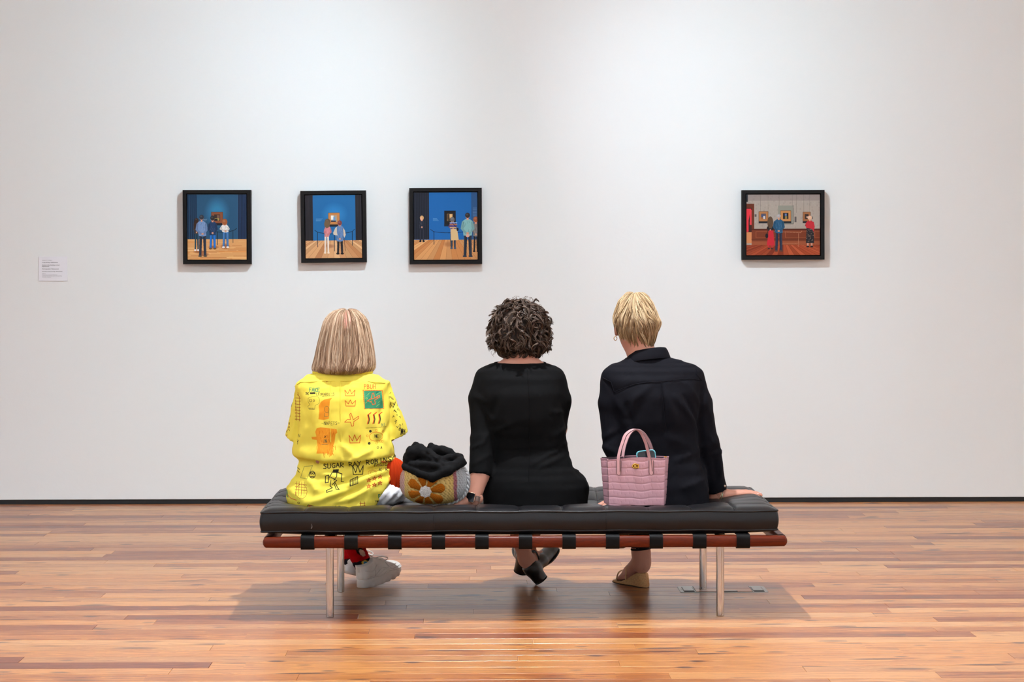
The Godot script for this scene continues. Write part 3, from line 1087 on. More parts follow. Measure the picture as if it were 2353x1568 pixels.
func paint_picture(which: int) -> Paint:
	var p: Paint
	if which == 0:
		p = Paint.new(420, 470, C(38, 78, 108))
		p.ell(0.5, 0.27, 0.23, 0.26, C(52, 128, 168), 0.85, 0.75)
		curtain(p, 0, 0.165, 0.685, C(33, 66, 96), C(18, 30, 48), 5)
		curtain(p, 0.855, 1.0, 0.685, C(32, 54, 86), C(18, 28, 46), 6)
		p.line([0.853, 0, 0.853, 0.69], 1.6, C(60, 105, 140))
		p.rect(0, 0.685, 1, 1, C(206, 152, 96))
		for k in 46:
			var y := 0.69 + 0.31 * pow(rng.randf(), 0.8)
			var x := rng.randf_range(-0.2, 0.9)
			p.line([x, y, x + rng.randf_range(0.1, 0.5), y], rng.randf_range(1.5, 5.0), [C(222, 172, 112), C(184, 120, 66), C(214, 140, 70), C(228, 186, 130)][k % 4], 0.6)
		for e in [[0.21, 0.88, 0.13, 0.03], [0.44, 0.81, 0.1, 0.03], [0.64, 0.8, 0.09, 0.05], [0.28, 0.92, 0.1, 0.03]]:
			p.ell(e[0], e[1], e[2], e[3], C(132, 76, 46), 0.7, 0.5)
		rope(p, 0.38, 0.57, 0.51, 0.575, 0.0); rope(p, 0.51, 0.575, 0.77, 0.555, 0.012); rope(p, 0.77, 0.555, 0.835, 0.52, 0.004)
		p.line([0.505, 0.57, 0.505, 0.775], 3.4, C(12, 16, 24)); p.line([0.77, 0.555, 0.77, 0.74], 3.0, C(14, 22, 34))
		small_picture(p, 0.405, 0.27, 0.6, 0.44, C(128, 72, 46), C(52, 40, 36), [[0.7, 0.5, 0.5, 1.0, C(110, 82, 68)], [0.45, 0.78, 0.8, 0.5, C(150, 136, 70)], [0.3, 0.85, 0.6, 0.4, C(24, 26, 34)]])
		p.line([0.27, 0.385, 0.33, 0.38], 1.3, C(150, 175, 190)); p.line([0.27, 0.405, 0.325, 0.403], 1.3, C(150, 175, 190))
		visitor(p, 0.155, 0.40, 0.034, 0.46, 0.60, 0.855, 0.055, C(54, 36, 28), C(64, 58, 56), C(30, 66, 84), C(225, 225, 225))
		p.ell(0.145, 0.47, 0.042, 0.085, C(52, 34, 26))
		visitor(p, 0.255, 0.352, 0.036, 0.42, 0.635, 0.945, 0.095, C(48, 50, 58), C(112, 140, 182), C(38, 46, 62), C(74, 70, 62), -0.015)
		visitor(p, 0.425, 0.365, 0.036, 0.425, 0.62, 0.83, 0.08, C(40, 38, 40), C(32, 56, 92), C(26, 104, 190), C(88, 76, 58))
		visitor(p, 0.645, 0.425, 0.045, 0.47, 0.575, 0.81, 0.078, C(150, 84, 46), C(224, 220, 214), C(62, 112, 168), C(228, 222, 214), -0.015)
	elif which == 1:
		p = Paint.new(420, 470, C(30, 98, 152))
		p.ell(0.52, 0.3, 0.25, 0.2, C(44, 126, 186), 0.8, 0.7)
		planks(p, 0.72, 0.5, C(206, 156, 108), C(224, 184, 140), C(172, 116, 72), 30)
		p.rect(0, 0, 0.135, 0.72, C(38, 36, 40)); p.rect(0.89, 0, 1.0, 0.72, C(38, 36, 40))
		curtain(p, 0, 0.13, 0.71, C(42, 40, 46), C(24, 23, 27), 6)
		curtain(p, 0.89, 1.0, 0.71, C(42, 40, 46), C(24, 23, 27), 5)
		small_picture(p, 0.41, 0.28, 0.61, 0.465, C(182, 122, 66), C(150, 146, 132), [[0.2, 0.35, 0.5, 0.8, C(222, 222, 212)], [0.55, 0.55, 0.35, 0.7, C(96, 140, 190)], [0.4, 0.9, 0.9, 0.25, C(34, 40, 60)]])
		for k in 3:
			p.line([0.19, 0.375 + 0.016 * k, 0.31 - 0.02 * k, 0.375 + 0.016 * k], 1.3, C(120, 165, 200))
		rope(p, 0.165, 0.555, 0.215, 0.585, 0.0); rope(p, 0.215, 0.585, 0.51, 0.615, 0.01); rope(p, 0.51, 0.615, 0.83, 0.58, 0.012); rope(p, 0.83, 0.58, 0.87, 0.545, 0.0)
		p.line([0.215, 0.585, 0.215, 0.82], 3.4, C(16, 28, 44)); p.line([0.515, 0.615, 0.515, 0.89], 3.4, C(16, 22, 34)); p.line([0.83, 0.58, 0.83, 0.8], 3.4, C(16, 28, 44))
		p.ell(0.42, 0.81, 0.12, 0.04, C(140, 88, 58), 0.6, 0.6)
		visitor(p, 0.375, 0.43, 0.05, 0.50, 0.655, 0.915, 0.065, C(92, 74, 58), C(200, 124, 128), C(228, 214, 198), C(222, 206, 184), 0.02)
		p.ell(0.385, 0.46, 0.05, 0.06, C(104, 84, 62))
		visitor(p, 0.61, 0.445, 0.038, 0.495, 0.73, 0.93, 0.085, C(122, 60, 58), C(92, 124, 168), C(38, 34, 36), C(24, 22, 24))
		p.poly([0.53, 0.52, 0.56, 0.5, 0.56, 0.6, 0.57, 0.64, 0.5, 0.63, 0.49, 0.6], C(198, 184, 164)); p.poly([0.67, 0.52, 0.7, 0.56, 0.715, 0.63, 0.69, 0.68, 0.675, 0.64], C(198, 184, 164))
		p.line([0.685, 0.69, 0.705, 0.89], 3.0, C(96, 62, 44))
	elif which == 2:
		p = Paint.new(460, 490, C(24, 96, 164))
		p.rect(0.905, 0, 1, 0.7, C(40, 78, 122))
		for k in 12:
			p.line([0.93, 0.23 + 0.017 * k, 0.99, 0.23 + 0.017 * k], 1.2, C(110, 145, 180), 0.7)
		planks(p, 0.705, 0.55, C(208, 150, 94), C(228, 182, 126), C(184, 116, 62), 34)
		curtain(p, 0, 0.24, 0.695, C(32, 38, 52), C(18, 21, 28), 9)
		small_picture(p, 0.48, 0.275, 0.655, 0.47, C(26, 24, 26), C(150, 112, 66), [[0.25, 0.4, 0.4, 0.9, C(60, 50, 40)], [0.65, 0.3, 0.5, 0.6, C(214, 176, 118)], [0.5, 0.85, 0.9, 0.4, C(70, 62, 46)]])
		for k in 4:
			p.line([0.3, 0.385 + 0.011 * k, 0.36 + 0.01 * k, 0.385 + 0.011 * k], 1.3, C(120, 165, 205), 0.8)
		rope(p, 0.262, 0.55, 0.315, 0.585, 0.0); rope(p, 0.315, 0.585, 0.575, 0.6, 0.004); rope(p, 0.575, 0.6, 0.78, 0.59, 0.0)
		p.line([0.315, 0.58, 0.315, 0.77], 3.6, C(14, 22, 36)); p.line([0.578, 0.6, 0.578, 0.8], 3.6, C(14, 22, 36))
		p.ell(0.54, 0.77, 0.09, 0.05, C(150, 96, 60), 0.6, 0.6)
		visitor(p, 0.125, 0.378, 0.03, 0.425, 0.53, 0.725, 0.055, C(186, 148, 92), C(34, 40, 54), C(30, 35, 48), C(16, 16, 20))
		p.ell(0.117, 0.39, 0.018, 0.025, C(206, 158, 128))
		visitor(p, 0.618, 0.405, 0.034, 0.45, 0.56, 0.83, 0.06, C(96, 98, 102), C(96, 74, 122), C(34, 52, 74), C(60, 80, 104), -0.012)
		for k in 4:
			p.rect(0.562, 0.445 + 0.024 * k, 0.68, 0.459 + 0.024 * k, [C(140, 176, 220), C(186, 112, 62), C(76, 60, 120), C(196, 164, 120)][k])
		p.poly([0.575, 0.545, 0.68, 0.545, 0.705, 0.71, 0.58, 0.715], C(208, 178, 128))
		p.line([0.6, 0.45, 0.68, 0.53], 2.0, C(26, 22, 30)); p.ell(0.687, 0.55, 0.016, 0.025, C(30, 24, 30))
		visitor(p, 0.975, 0.405, 0.04, 0.47, 0.65, 0.875, 0.06, C(150, 82, 46), C(120, 116, 112), C(26, 24, 26), C(30, 26, 26))
		visitor(p, 0.845, 0.345, 0.037, 0.41, 0.64, 0.95, 0.1, C(44, 38, 38), C(124, 172, 172), C(32, 40, 54), C(42, 52, 66))
		p.ell(0.845, 0.645, 0.03, 0.022, C(204, 152, 134))
	else:
		p = Paint.new(510, 420, C(158, 148, 138))
		for k in 260:
			p.ell(rng.randf(), rng.randf() * 0.57, 0.012, 0.02, C(134, 124, 118) if rng.randf() > 0.5 else C(174, 164, 150), 0.35, 0.6)
		p.rect(0, 0, 1, 0.1, C(122, 112, 112), 0.5)
		for x in [0.19, 0.295, 0.445, 0.625, 0.68, 0.78, 0.86]:
			p.line([x, 0, x, 0.3], 1.0, C(112, 104, 98), 0.8)
		p.rect(0, 0.0, 0.02, 0.12, C(40, 46, 50))
		p.rect(0.0, 0.15, 0.105, 0.77, C(94, 44, 26)); p.rect(0.0, 0.22, 0.07, 0.62, C(52, 28, 24))
		p.poly([0.0, 0.23, 0.065, 0.23, 0.03, 0.42, 0.03, 0.61, 0.0, 0.62], C(214, 52, 62)); p.poly([0.05, 0.25, 0.07, 0.25, 0.07, 0.5, 0.045, 0.5], C(206, 60, 66))
		p.rect(0.0, 0.62, 0.07, 0.8, C(196, 128, 82))
		p.rect(0.07, 0.57, 1, 0.77, C(112, 52, 30)); p.rect(0.07, 0.565, 1, 0.585, C(72, 32, 20))
		for k in 3:
			p.line([0.13 + 0.4 * k, 0.61, 0.47 + 0.4 * k, 0.61, 0.47 + 0.4 * k, 0.71, 0.13 + 0.4 * k, 0.71, 0.13 + 0.4 * k, 0.61], 2.0, C(156, 84, 52))
		p.line([0.07, 0.735, 1, 0.735], 2.0, C(62, 28, 18)); p.rect(0.07, 0.77, 1, 0.84, C(140, 74, 44))
		planks(p, 0.83, 0.5, C(158, 68, 38), C(184, 92, 54), C(112, 42, 24), 44)
		p.rect(0.43, 0.18, 0.635, 0.48, C(132, 134, 124)); p.line([0.635, 0.18, 0.638, 0.485, 0.43, 0.485], 2.4, C(72, 70, 68))
		small_picture(p, 0.17, 0.28, 0.295, 0.44, C(166, 112, 66), C(84, 80, 92), [[0.3, 0.4, 0.5, 0.6, C(60, 76, 116)], [0.65, 0.7, 0.4, 0.7, C(196, 192, 190)], [0.2, 0.85, 0.4, 0.4, C(150, 96, 56)]])
		small_picture(p, 0.465, 0.265, 0.605, 0.44, C(186, 128, 76), C(22, 22, 26), [[0.5, 0.3, 0.4, 0.5, C(92, 112, 160)], [0.55, 0.75, 0.45, 0.6, C(134, 116, 62)]])
		small_picture(p, 0.77, 0.29, 0.87, 0.44, C(150, 98, 60), C(58, 44, 40), [[0.6, 0.6, 0.4, 0.4, C(190, 150, 130)]])
		p.rect(0.112, 0.325, 0.138, 0.365, C(84, 80, 78)); p.rect(0.655, 0.365, 0.68, 0.455, C(88, 84, 82)); p.rect(0.885, 0.365, 0.905, 0.405, C(92, 88, 86))
		p.line([0.47, 0.615, 0.74, 0.63, 0.755, 0.6], 2.0, C(176, 126, 92)); p.line([0.71, 0.63, 0.705, 0.86], 2.2, C(168, 116, 84)); p.line([0.47, 0.815, 0.7, 0.81], 1.6, C(168, 116, 84))
		visitor(p, 0.325, 0.42, 0.03, 0.5, 0.6, 0.89, 0.045, C(78, 58, 46), C(30, 28, 32), C(170, 34, 46), C(60, 40, 36))
		p.poly([0.305, 0.59, 0.365, 0.59, 0.385, 0.84, 0.275, 0.84], C(182, 36, 48)); p.ell(0.325, 0.46, 0.04, 0.1, C(86, 66, 48))
		p.line([0.31, 0.5, 0.28, 0.66], 2.5, C(24, 22, 26)); p.ell(0.277, 0.68, 0.02, 0.04, C(26, 24, 28))
		visitor(p, 0.44, 0.355, 0.027, 0.42, 0.63, 0.93, 0.075, C(158, 156, 160), C(38, 84, 116), C(34, 42, 62), C(84, 56, 44))
		visitor(p, 0.862, 0.385, 0.03, 0.44, 0.57, 0.86, 0.058, C(206, 168, 140), C(176, 38, 48), C(190, 140, 118), C(24, 22, 26))
		p.poly([0.818, 0.55, 0.915, 0.57, 0.92, 0.8, 0.81, 0.8], C(36, 34, 38))
		for k in 40:
			p.ell(rng.randf_range(0.815, 0.915), rng.randf_range(0.57, 0.79), 0.004, 0.006, C(150, 128, 108), 0.8)
		p.poly([0.812, 0.46, 0.915, 0.45, 0.93, 0.53, 0.915, 0.62, 0.895, 0.57, 0.812, 0.55], C(180, 40, 50))
	p.soften()
	# canvas weave and brush marks
	for k in 2600:
		var x := rng.randi() % p.w
		var y := rng.randi() % p.h
		p.px(x, y, Color.WHITE if rng.randf() > 0.5 else Color.BLACK, 0.07)
	return p

# ------------------------------------------------------------------ wall text panel
func build_wall_label() -> void:
	var o := thing("wall_label", "small white text label on the wall, far left of the paintings", "label", Vector3(-2.3556, 1.3035, WALL_Z))
	part("card", boxm(Vector3(0.159, 0.1349, 0.005), 0.0006), mat(226, 227, 232, 0.6), o, Vector3(0, 0, 0.0027))
	var ink := mat(40, 40, 44, 0.8)
	var grey := mat(95, 95, 100, 0.8)
	var lines := [
		["FROM LEFT TO RIGHT:", 474, 0.0048, false], ["A Lady Writing / Rijksmuseum", 558, 0.0055, true], ["Woman in Blue Reading a Letter /", 660, 0.0055, true], ["Rijksmuseum", 718, 0.0055, true],
		["The Geographer / Rijksmuseum", 814, 0.0055, true], ["Girl with a Pearl Earring / Mauritshuis", 914, 0.0055, true], ["2023-24", 1005, 0.0042, false],
		["Oil on linen, mounted on MDF board", 1050, 0.0042, false], ["Courtesy of the artist and Louis K. Harvey Gallery", 1093, 0.0042, false], ["The Linder Collection", 1140, 0.0042, false]]
	var widths := [400, 618, 705, 270, 650, 795, 130, 585, 775, 345]
	for i in lines.size():
		var l: Array = lines[i]
		var f := SystemFont.new()
		f.font_names = PackedStringArray(["Droid Sans"])
		f.font_weight = 700 if l[3] else 400
		f.font_italic = l[3]
		var tm := TextMesh.new()
		tm.text = l[0]
		tm.font = f
		tm.font_size = 32
		tm.pixel_size = 0.0001
		tm.depth = 0.0002
		tm.horizontal_alignment = HORIZONTAL_ALIGNMENT_LEFT
		var wd := tm.get_aabb().size
		var want: float = widths[i] * 0.159 / 1132.0
		var k := want / maxf(wd.x, 1e-5)
		var t := part("text_line", tm, ink if l[3] else grey, o, Vector3(-0.0795 + (525 - 385) * 0.159 / 1132.0, 0.0675 - (l[1] - 322) * 0.1349 / 970.0, 0.0054))
		t.scale = Vector3(k, minf(k, l[2] / 0.0024), 1.0)

# ------------------------------------------------------------------ people: shared pieces
var skin_mat: StandardMaterial3D
func skin() -> StandardMaterial3D:
	if skin_mat == null:
		skin_mat = mat(192, 138, 118, 0.5, 0.0, 0.35)
		skin_mat.normal_enabled = true
		skin_mat.normal_texture = bump(0.12, 33, 1.5)
		skin_mat.normal_scale = 0.25
		skin_mat.uv1_triplanar = true
		skin_mat.uv1_scale = Vector3(14, 14, 14)
	return skin_mat
func person_node(label: String, at: Vector3) -> Node3D:
	return thing("person", label, "person", at, "people seated on the bench")
func add_head(mb: MB, c: Vector3, neck: Vector3) -> void:
	var p := [
		ball(c, Vector3(0.074, 0.1, 0.093), 0.02), ball(c + Vector3(0, -0.06, -0.038), Vector3(0.054, 0.055, 0.058), 0.03),
		cap(c + Vector3(0, 0.005, -0.088), c + Vector3(0, -0.028, -0.108), 0.008, 0.013, 0.015),
		ball(c + Vector3(0, 0.022, -0.076), Vector3(0.045, 0.010, 0.014), 0.02),
		ball(c + Vector3(0.034, -0.025, -0.068), Vector3(0.024, 0.022, 0.024), 0.02), ball(c + Vector3(-0.034, -0.025, -0.068), Vector3(0.024, 0.022, 0.024), 0.02),
		cap(c + Vector3(-0.018, -0.058, -0.09), c + Vector3(0.018, -0.058, -0.09), 0.007, 0.007, 0.01), ball(c + Vector3(0, -0.092, -0.075), Vector3(0.02, 0.016, 0.018), 0.02),
		cap(c + Vector3(0, -0.05, 0.012), neck, 0.054, 0.058, 0.03)]
	for s in [-1.0, 1.0]:
		p.append(ball(c + Vector3(s * 0.079, -0.012, 0.004), Vector3(0.009, 0.031, 0.018), 0.008, Basis(Vector3.RIGHT, -0.2)))
		p.append(ball(c + Vector3(s * 0.078, -0.038, -0.002), Vector3(0.006, 0.012, 0.008), 0.006))
	nets(mb, p, c + Vector3(-0.1, -0.2, -0.135), c + Vector3(0.1, 0.115, 0.11), 0.006)
func add_face(o: Node3D, c: Vector3) -> void:
	var m := MB.new()
	for s in [-1.0, 1.0]:
		var b := m.v.size()
		m.grid(10, 6, func(a, t):
			var r := 0.011 * sin(t * PI)
			return Vector3(r * cos(a * TAU), -0.011 * cos(t * PI), -r * sin(a * TAU)))
		m.shift(b, Transform3D(Basis.IDENTITY, c + Vector3(s * 0.031, 0.004, -0.082)))
	part("eyes", m.mesh(), mat(70, 58, 48, 0.15), o)
	var l := MB.new()
	l.tube([c + Vector3(-0.022, -0.057, -0.094), c + Vector3(0, -0.058, -0.1), c + Vector3(0.022, -0.057, -0.094)], [0.002, 0.0055, 0.002], 8)
	part("lips", l.mesh(), mat(176, 98, 92, 0.4), o)
# hand: fingers along +x, back of the hand up, thumb towards +z times side
func add_hand(mb: MB, x: Transform3D, side: float, curl := 0.0) -> void:
	var p := [cap(Vector3(-0.035, 0.014, 0), Vector3(0.015, 0.012, 0), 0.024, 0.021, 0.02)]
	var zs := [0.031, 0.0105, -0.0105, -0.030]
	var ln := [0.070, 0.079, 0.073, 0.057]
	for k in 4:
		var z: float = zs[k] * side
		p.append(cap(Vector3(0.012, 0.012, z * 0.55), Vector3(0.084, 0.0145, z), 0.0145, 0.0108, 0.016))
	for k in 4:
		var z: float = zs[k] * side
		var l: float = ln[k]
		var q0 := Vector3(0.086 - absf(zs[k]) * 0.2, 0.0145, z)
		var q1 := q0 + Vector3(l * 0.5, 0.001 - curl * 0.012, z * 0.16)
		var q2 := q1 + Vector3(l * 0.34 * (1.0 - curl * 0.3), -0.0035 - curl * 0.02, z * 0.1)
		var q3 := q2 + Vector3(l * 0.24 * (1.0 - curl * 0.6), -0.003 - curl * 0.018, z * 0.05)
		p.append(cap(q0, q1, 0.0098, 0.0088, 0.004)); p.append(cap(q1, q2, 0.009, 0.0078, 0.003)); p.append(cap(q2, q3, 0.0079, 0.0064, 0.003))
	p.append(cap(Vector3(0.01, 0.01, 0.014 * side), Vector3(0.045, 0.007, 0.044 * side), 0.015, 0.012, 0.014))
	p.append(cap(Vector3(0.045, 0.007, 0.044 * side), Vector3(0.07, 0.007, 0.055 * side), 0.0115, 0.0098, 0.004))
	p.append(cap(Vector3(0.07, 0.007, 0.055 * side), Vector3(0.092, 0.006, 0.058 * side), 0.0099, 0.0072, 0.003))
	var f := nets(mb, p, Vector3(-0.065, -0.045, -0.075), Vector3(0.19, 0.045, 0.075), 0.0036)
	mb.shift(f, x)
func add_foot(mb: MB, x: Transform3D) -> void:  # on a wedge: heel high, toes forward along +x
	var p := [cap(Vector3(-0.002, 0.17, 0), Vector3(-0.002, 0.125, 0), 0.031, 0.031, 0.02), ball(Vector3(-0.008, 0.092, 0), Vector3(0.034, 0.034, 0.03), 0.025), cap(Vector3(0.01, 0.108, 0), Vector3(0.085, 0.058, 0), 0.031, 0.026, 0.03), cap(Vector3(0.08, 0.05, 0.012), Vector3(0.125, 0.031, 0.016), 0.022, 0.016, 0.02), cap(Vector3(0.08, 0.05, -0.012), Vector3(0.12, 0.029, -0.018), 0.02, 0.014, 0.02)]
	for q in [[0.022, 0.172, 0.0105], [0.007, 0.168, 0.0078], [-0.005, 0.161, 0.0074], [-0.016, 0.152, 0.007], [-0.026, 0.142, 0.0066]]:
		p.append(cap(Vector3(0.118, 0.027, q[0] * 0.9), Vector3(q[1], 0.023, q[0]), q[2] * 1.05, q[2], 0.004))
	for s in [-1.0, 1.0]:
		p.append(ball(Vector3(-0.002, 0.118, s * 0.028), Vector3(0.012, 0.012, 0.008), 0.012))
	var f := nets(mb, p, Vector3(-0.055, 0.0, -0.055), Vector3(0.2, 0.2, 0.055), 0.0045)
	mb.shift(f, x)
func aim(dir: Vector3, up := Vector3.UP) -> Basis:  # x along dir
	var x := dir.normalized()
	var z := x.cross(up).normalized()
	return Basis(x, z.cross(x), z)
# height of a front (towards +z) surface at x, y
func front_z(prims: Array, x: float, y: float) -> float:
	var z := 0.4
	for k in 40:
		var d := field(prims, Vector3(x, y, z))
		if d < 0.0008:
			break
		z -= d * 0.7
	return z
func stitch(prims: Array, pts: Array, r: float, off := 0.0) -> ArrayMesh:
	var m := MB.new()
	var q := []
	for i in pts.size() - 1:
		var a: Vector2 = pts[i]
		var b: Vector2 = pts[i + 1]
		var n := maxi(1, int(a.distance_to(b) / 0.012))
		for k in n + (1 if i == pts.size() - 2 else 0):
			var s := a.lerp(b, float(k) / n)
			q.append(Vector3(s.x, s.y, front_z(prims, s.x, s.y) + off))
	m.tube(q, r, 6)
	return m.mesh()
func cloth(r: int, g: int, b: int, rough := 0.85) -> StandardMaterial3D:
	var m := mat(r, g, b, rough, 0.0, 0.25)
	m.normal_enabled = true
	m.normal_texture = bump(0.25, 41, 1.5)
	m.normal_scale = 0.15
	m.uv1_triplanar = true
	m.uv1_scale = Vector3(10, 10, 10)
	return m
# hair hull: rows of [y, centre x, half width] from crown to tips; s runs down the profile, f is the angle from the back
func hull(rows: Array, s: float, f: float, dz: float, cz: float, inset := 0.0) -> Vector3:
	var t := clampf(s, 0.0, 1.0) * (rows.size() - 1)
	var i := mini(int(t), rows.size() - 2)
	var u := t - i
	var a: Array = rows[maxi(i - 1, 0)]
	var b: Array = rows[i]
	var c: Array = rows[i + 1]
	var d: Array = rows[mini(i + 2, rows.size() - 1)]
	var y := cubic_interpolate(b[0], c[0], a[0], d[0], u)
	var x := cubic_interpolate(b[1], c[1], a[1], d[1], u)
	var w := maxf(0.004, cubic_interpolate(b[2], c[2], a[2], d[2], u))
	var k := maxf(0.002, w - inset)
	return Vector3(x + sin(f) * k, y - inset * (1.0 - clampf(s * 3.0, 0.0, 1.0)), cz + cos(f) * k * dz)
func strand(mb: MB, pts: Array, r: float, col: Color) -> void:
	var n := pts.size()
	var base := mb.v.size()
	for i in n:
		var d: Vector3 = (pts[mini(i + 1, n - 1)] - pts[maxi(i - 1, 0)]).normalized()
		var a := d.cross(Vector3(0.31, 0.22, 0.92)).normalized()
		var b := d.cross(a)
		var q := r * (0.3 if i == 0 else (1.0 if i < n - 2 else (0.75 if i == n - 2 else 0.25)))
		for k in 3:
			var an := TAU * k / 3.0
			mb.vert(pts[i] + a * (cos(an) * q) + b * (sin(an) * q), Vector2.ZERO, col)
	for i in n - 1:
		for k in 3:
			var p := base + i * 3 + k
			var p1 := base + i * 3 + (k + 1) % 3
			mb.tri(p, p + 3, p1); mb.tri(p1, p + 3, p1 + 3)

# pattern units of the three outfits: x and y run right and down over the back
func pu(k: int, x: float, y: float) -> Vector2:
	if k == 0:
		return Vector2(x * 0.0005635 - 0.3038, 1.2026 - y * 0.0005635)
	return Vector2(x * 0.000596 + (-0.2953 if k == 1 else -0.2587), 1.2536 - y * 0.000596)
func pl(k: int, a: Array) -> Array:
	var o := []
	for i in range(0, a.size(), 2):
		o.append(pu(k, a[i], a[i + 1]))
	return o
func crease(k: int, a: Array) -> Array:  # x0 y0 x1 y1 width height in pattern units, metres, metres
	var p := pu(k, a[0], a[1])
	var q := pu(k, a[2], a[3])
	return [p.x, p.y, q.x, q.y, a[4], a[5], 1.0]

# ------------------------------------------------------------------ woman in the yellow printed shirt
func build_yellow() -> void:
	var o := person_node("person with blond bob and bright yellow printed shirt, seated at left end of bench", Vector3(-0.515, 0, -9.93))
	var hc := Vector3(-0.012, 1.03, -0.012)
	var torso := [[0.907, -0.025, 0.100, 0.012, 0.066], [0.887, -0.021, 0.148, 0.012, 0.084], [0.865, -0.021, 0.177, 0.014, 0.095], [0.842, -0.022, 0.184, 0.016, 0.102], [0.797, -0.021, 0.183, 0.022, 0.110], [0.724, -0.018, 0.181, 0.024, 0.114], [0.639, -0.018, 0.189, 0.02, 0.116], [0.592, -0.020, 0.199, 0.018, 0.128], [0.569, -0.014, 0.199, 0.018, 0.130], [0.553, -0.006, 0.188, 0.014, 0.121], [0.536, -0.014, 0.180, 0.012, 0.118], [0.504, -0.013, 0.192, 0.012, 0.128], [0.476, -0.014, 0.213, 0.012, 0.138], [0.448, -0.021, 0.216, 0.012, 0.146], [0.414, -0.036, 0.207, 0.012, 0.150], [0.374, -0.040, 0.190, 0.012, 0.150]]
	var body := MB.new()
	var inner := []
	for r in torso:
		inner.append([r[0] - 0.004, r[1], r[2] - 0.02, r[3], r[4] - 0.02])
	var bp := [loft(inner), cap(Vector3(-0.15, 0.84, 0), Vector3(-0.172, 0.665, -0.05), 0.045, 0.04), cap(Vector3(-0.172, 0.665, -0.05), Vector3(-0.06, 0.53, -0.22), 0.04, 0.027),
		cap(Vector3(0.11, 0.84, 0), Vector3(0.152, 0.675, -0.05), 0.045, 0.04), cap(Vector3(0.152, 0.675, -0.05), Vector3(0.03, 0.53, -0.22), 0.04, 0.027),
		cap(Vector3(-0.10, 0.44, -0.02), Vector3(-0.11, 0.455, -0.45), 0.07, 0.05), cap(Vector3(-0.11, 0.455, -0.45), Vector3(0.045, 0.085, -0.48), 0.042, 0.024, 0.01), cap(Vector3(0.055, 0.06, -0.49), Vector3(0.11, 0.05, -0.56), 0.022, 0.02, 0.01),
		cap(Vector3(0.09, 0.44, -0.02), Vector3(0.09, 0.455, -0.46), 0.07, 0.05), cap(Vector3(0.09, 0.455, -0.46), Vector3(-0.02, 0.11, -0.59), 0.042, 0.024, 0.01), cap(Vector3(-0.018, 0.08, -0.6), Vector3(-0.01, 0.06, -0.68), 0.022, 0.02, 0.01)]
	nets(body, bp, Vector3(-0.28, 0.02, -0.76), Vector3(0.28, 0.95, 0.2), 0.015)
	add_head(body, hc, Vector3(-0.018, 0.87, 0.012))
	add_hand(body, Transform3D(aim(Vector3(0.7, -0.1, -0.5)), Vector3(-0.055, 0.52, -0.225)), 1.0, 0.4)
	add_hand(body, Transform3D(aim(Vector3(-0.7, -0.1, -0.5)), Vector3(0.025, 0.545, -0.225)), -1.0, 0.4)
	part("body", body.mesh(), skin(), o)
	add_face(o, hc)
	# trousers
	var tr := MB.new()
	var f := nets(tr, [ball(Vector3(0.122, 0.43, 0.0), Vector3(0.106, 0.062, 0.125), 0.03), ball(Vector3(-0.13, 0.43, 0.0), Vector3(0.1, 0.055, 0.12), 0.03), cap(Vector3(0.115, 0.45, -0.08), Vector3(0.095, 0.465, -0.45), 0.082, 0.066), cap(Vector3(-0.12, 0.45, -0.08), Vector3(-0.11, 0.465, -0.45), 0.082, 0.066), cone(Vector3(-0.11, 0.465, -0.45), Vector3(-0.03, 0.2, -0.475), 0.065, 0.06), cone(Vector3(0.095, 0.465, -0.45), Vector3(0.02, 0.22, -0.54), 0.065, 0.06), ball(Vector3(0, 0.45, -0.03), Vector3(0.16, 0.07, 0.12), 0.04)], Vector3(-0.25, 0.17, -0.56), Vector3(0.25, 0.56, 0.16), 0.01)
	fold(tr, f, [[0.215, 0.45, 0.15, 0.385, 0.007, -0.006, 1.0], [0.19, 0.462, 0.13, 0.40, 0.006, -0.006, 1.0], [0.225, 0.43, 0.18, 0.378, 0.007, -0.005, 1.0], [0.17, 0.455, 0.17, 0.40, 0.006, 0.005, 1.0]], 0.0025, 14.0, 5)
	part("trousers", tr.mesh(), cloth(232, 232, 234), o)
	# shirt
	var sp := [loft(torso, 0.02), cone(Vector3(-0.146, 0.85, 0.012), Vector3(-0.190, 0.640, -0.02), 0.056, 0.064, 0.012), cone(Vector3(0.106, 0.852, 0.012), Vector3(0.173, 0.648, -0.02), 0.056, 0.066, 0.012), ball(Vector3(0.198, 0.48, 0.06), Vector3(0.03, 0.014, 0.05), 0.01, Basis(Vector3(0, 0, 1), -0.4))]
	sp.append(plane(Vector3(0.867, -0.497, 0), Vector3(0.104, 0.378, 0)))
	sp[3][1] = 0.01
	var sh := MB.new()
	f = nets(sh, sp, Vector3(-0.28, 0.355, -0.2), Vector3(0.28, 0.93, 0.2), 0.0068)
	var cr := []
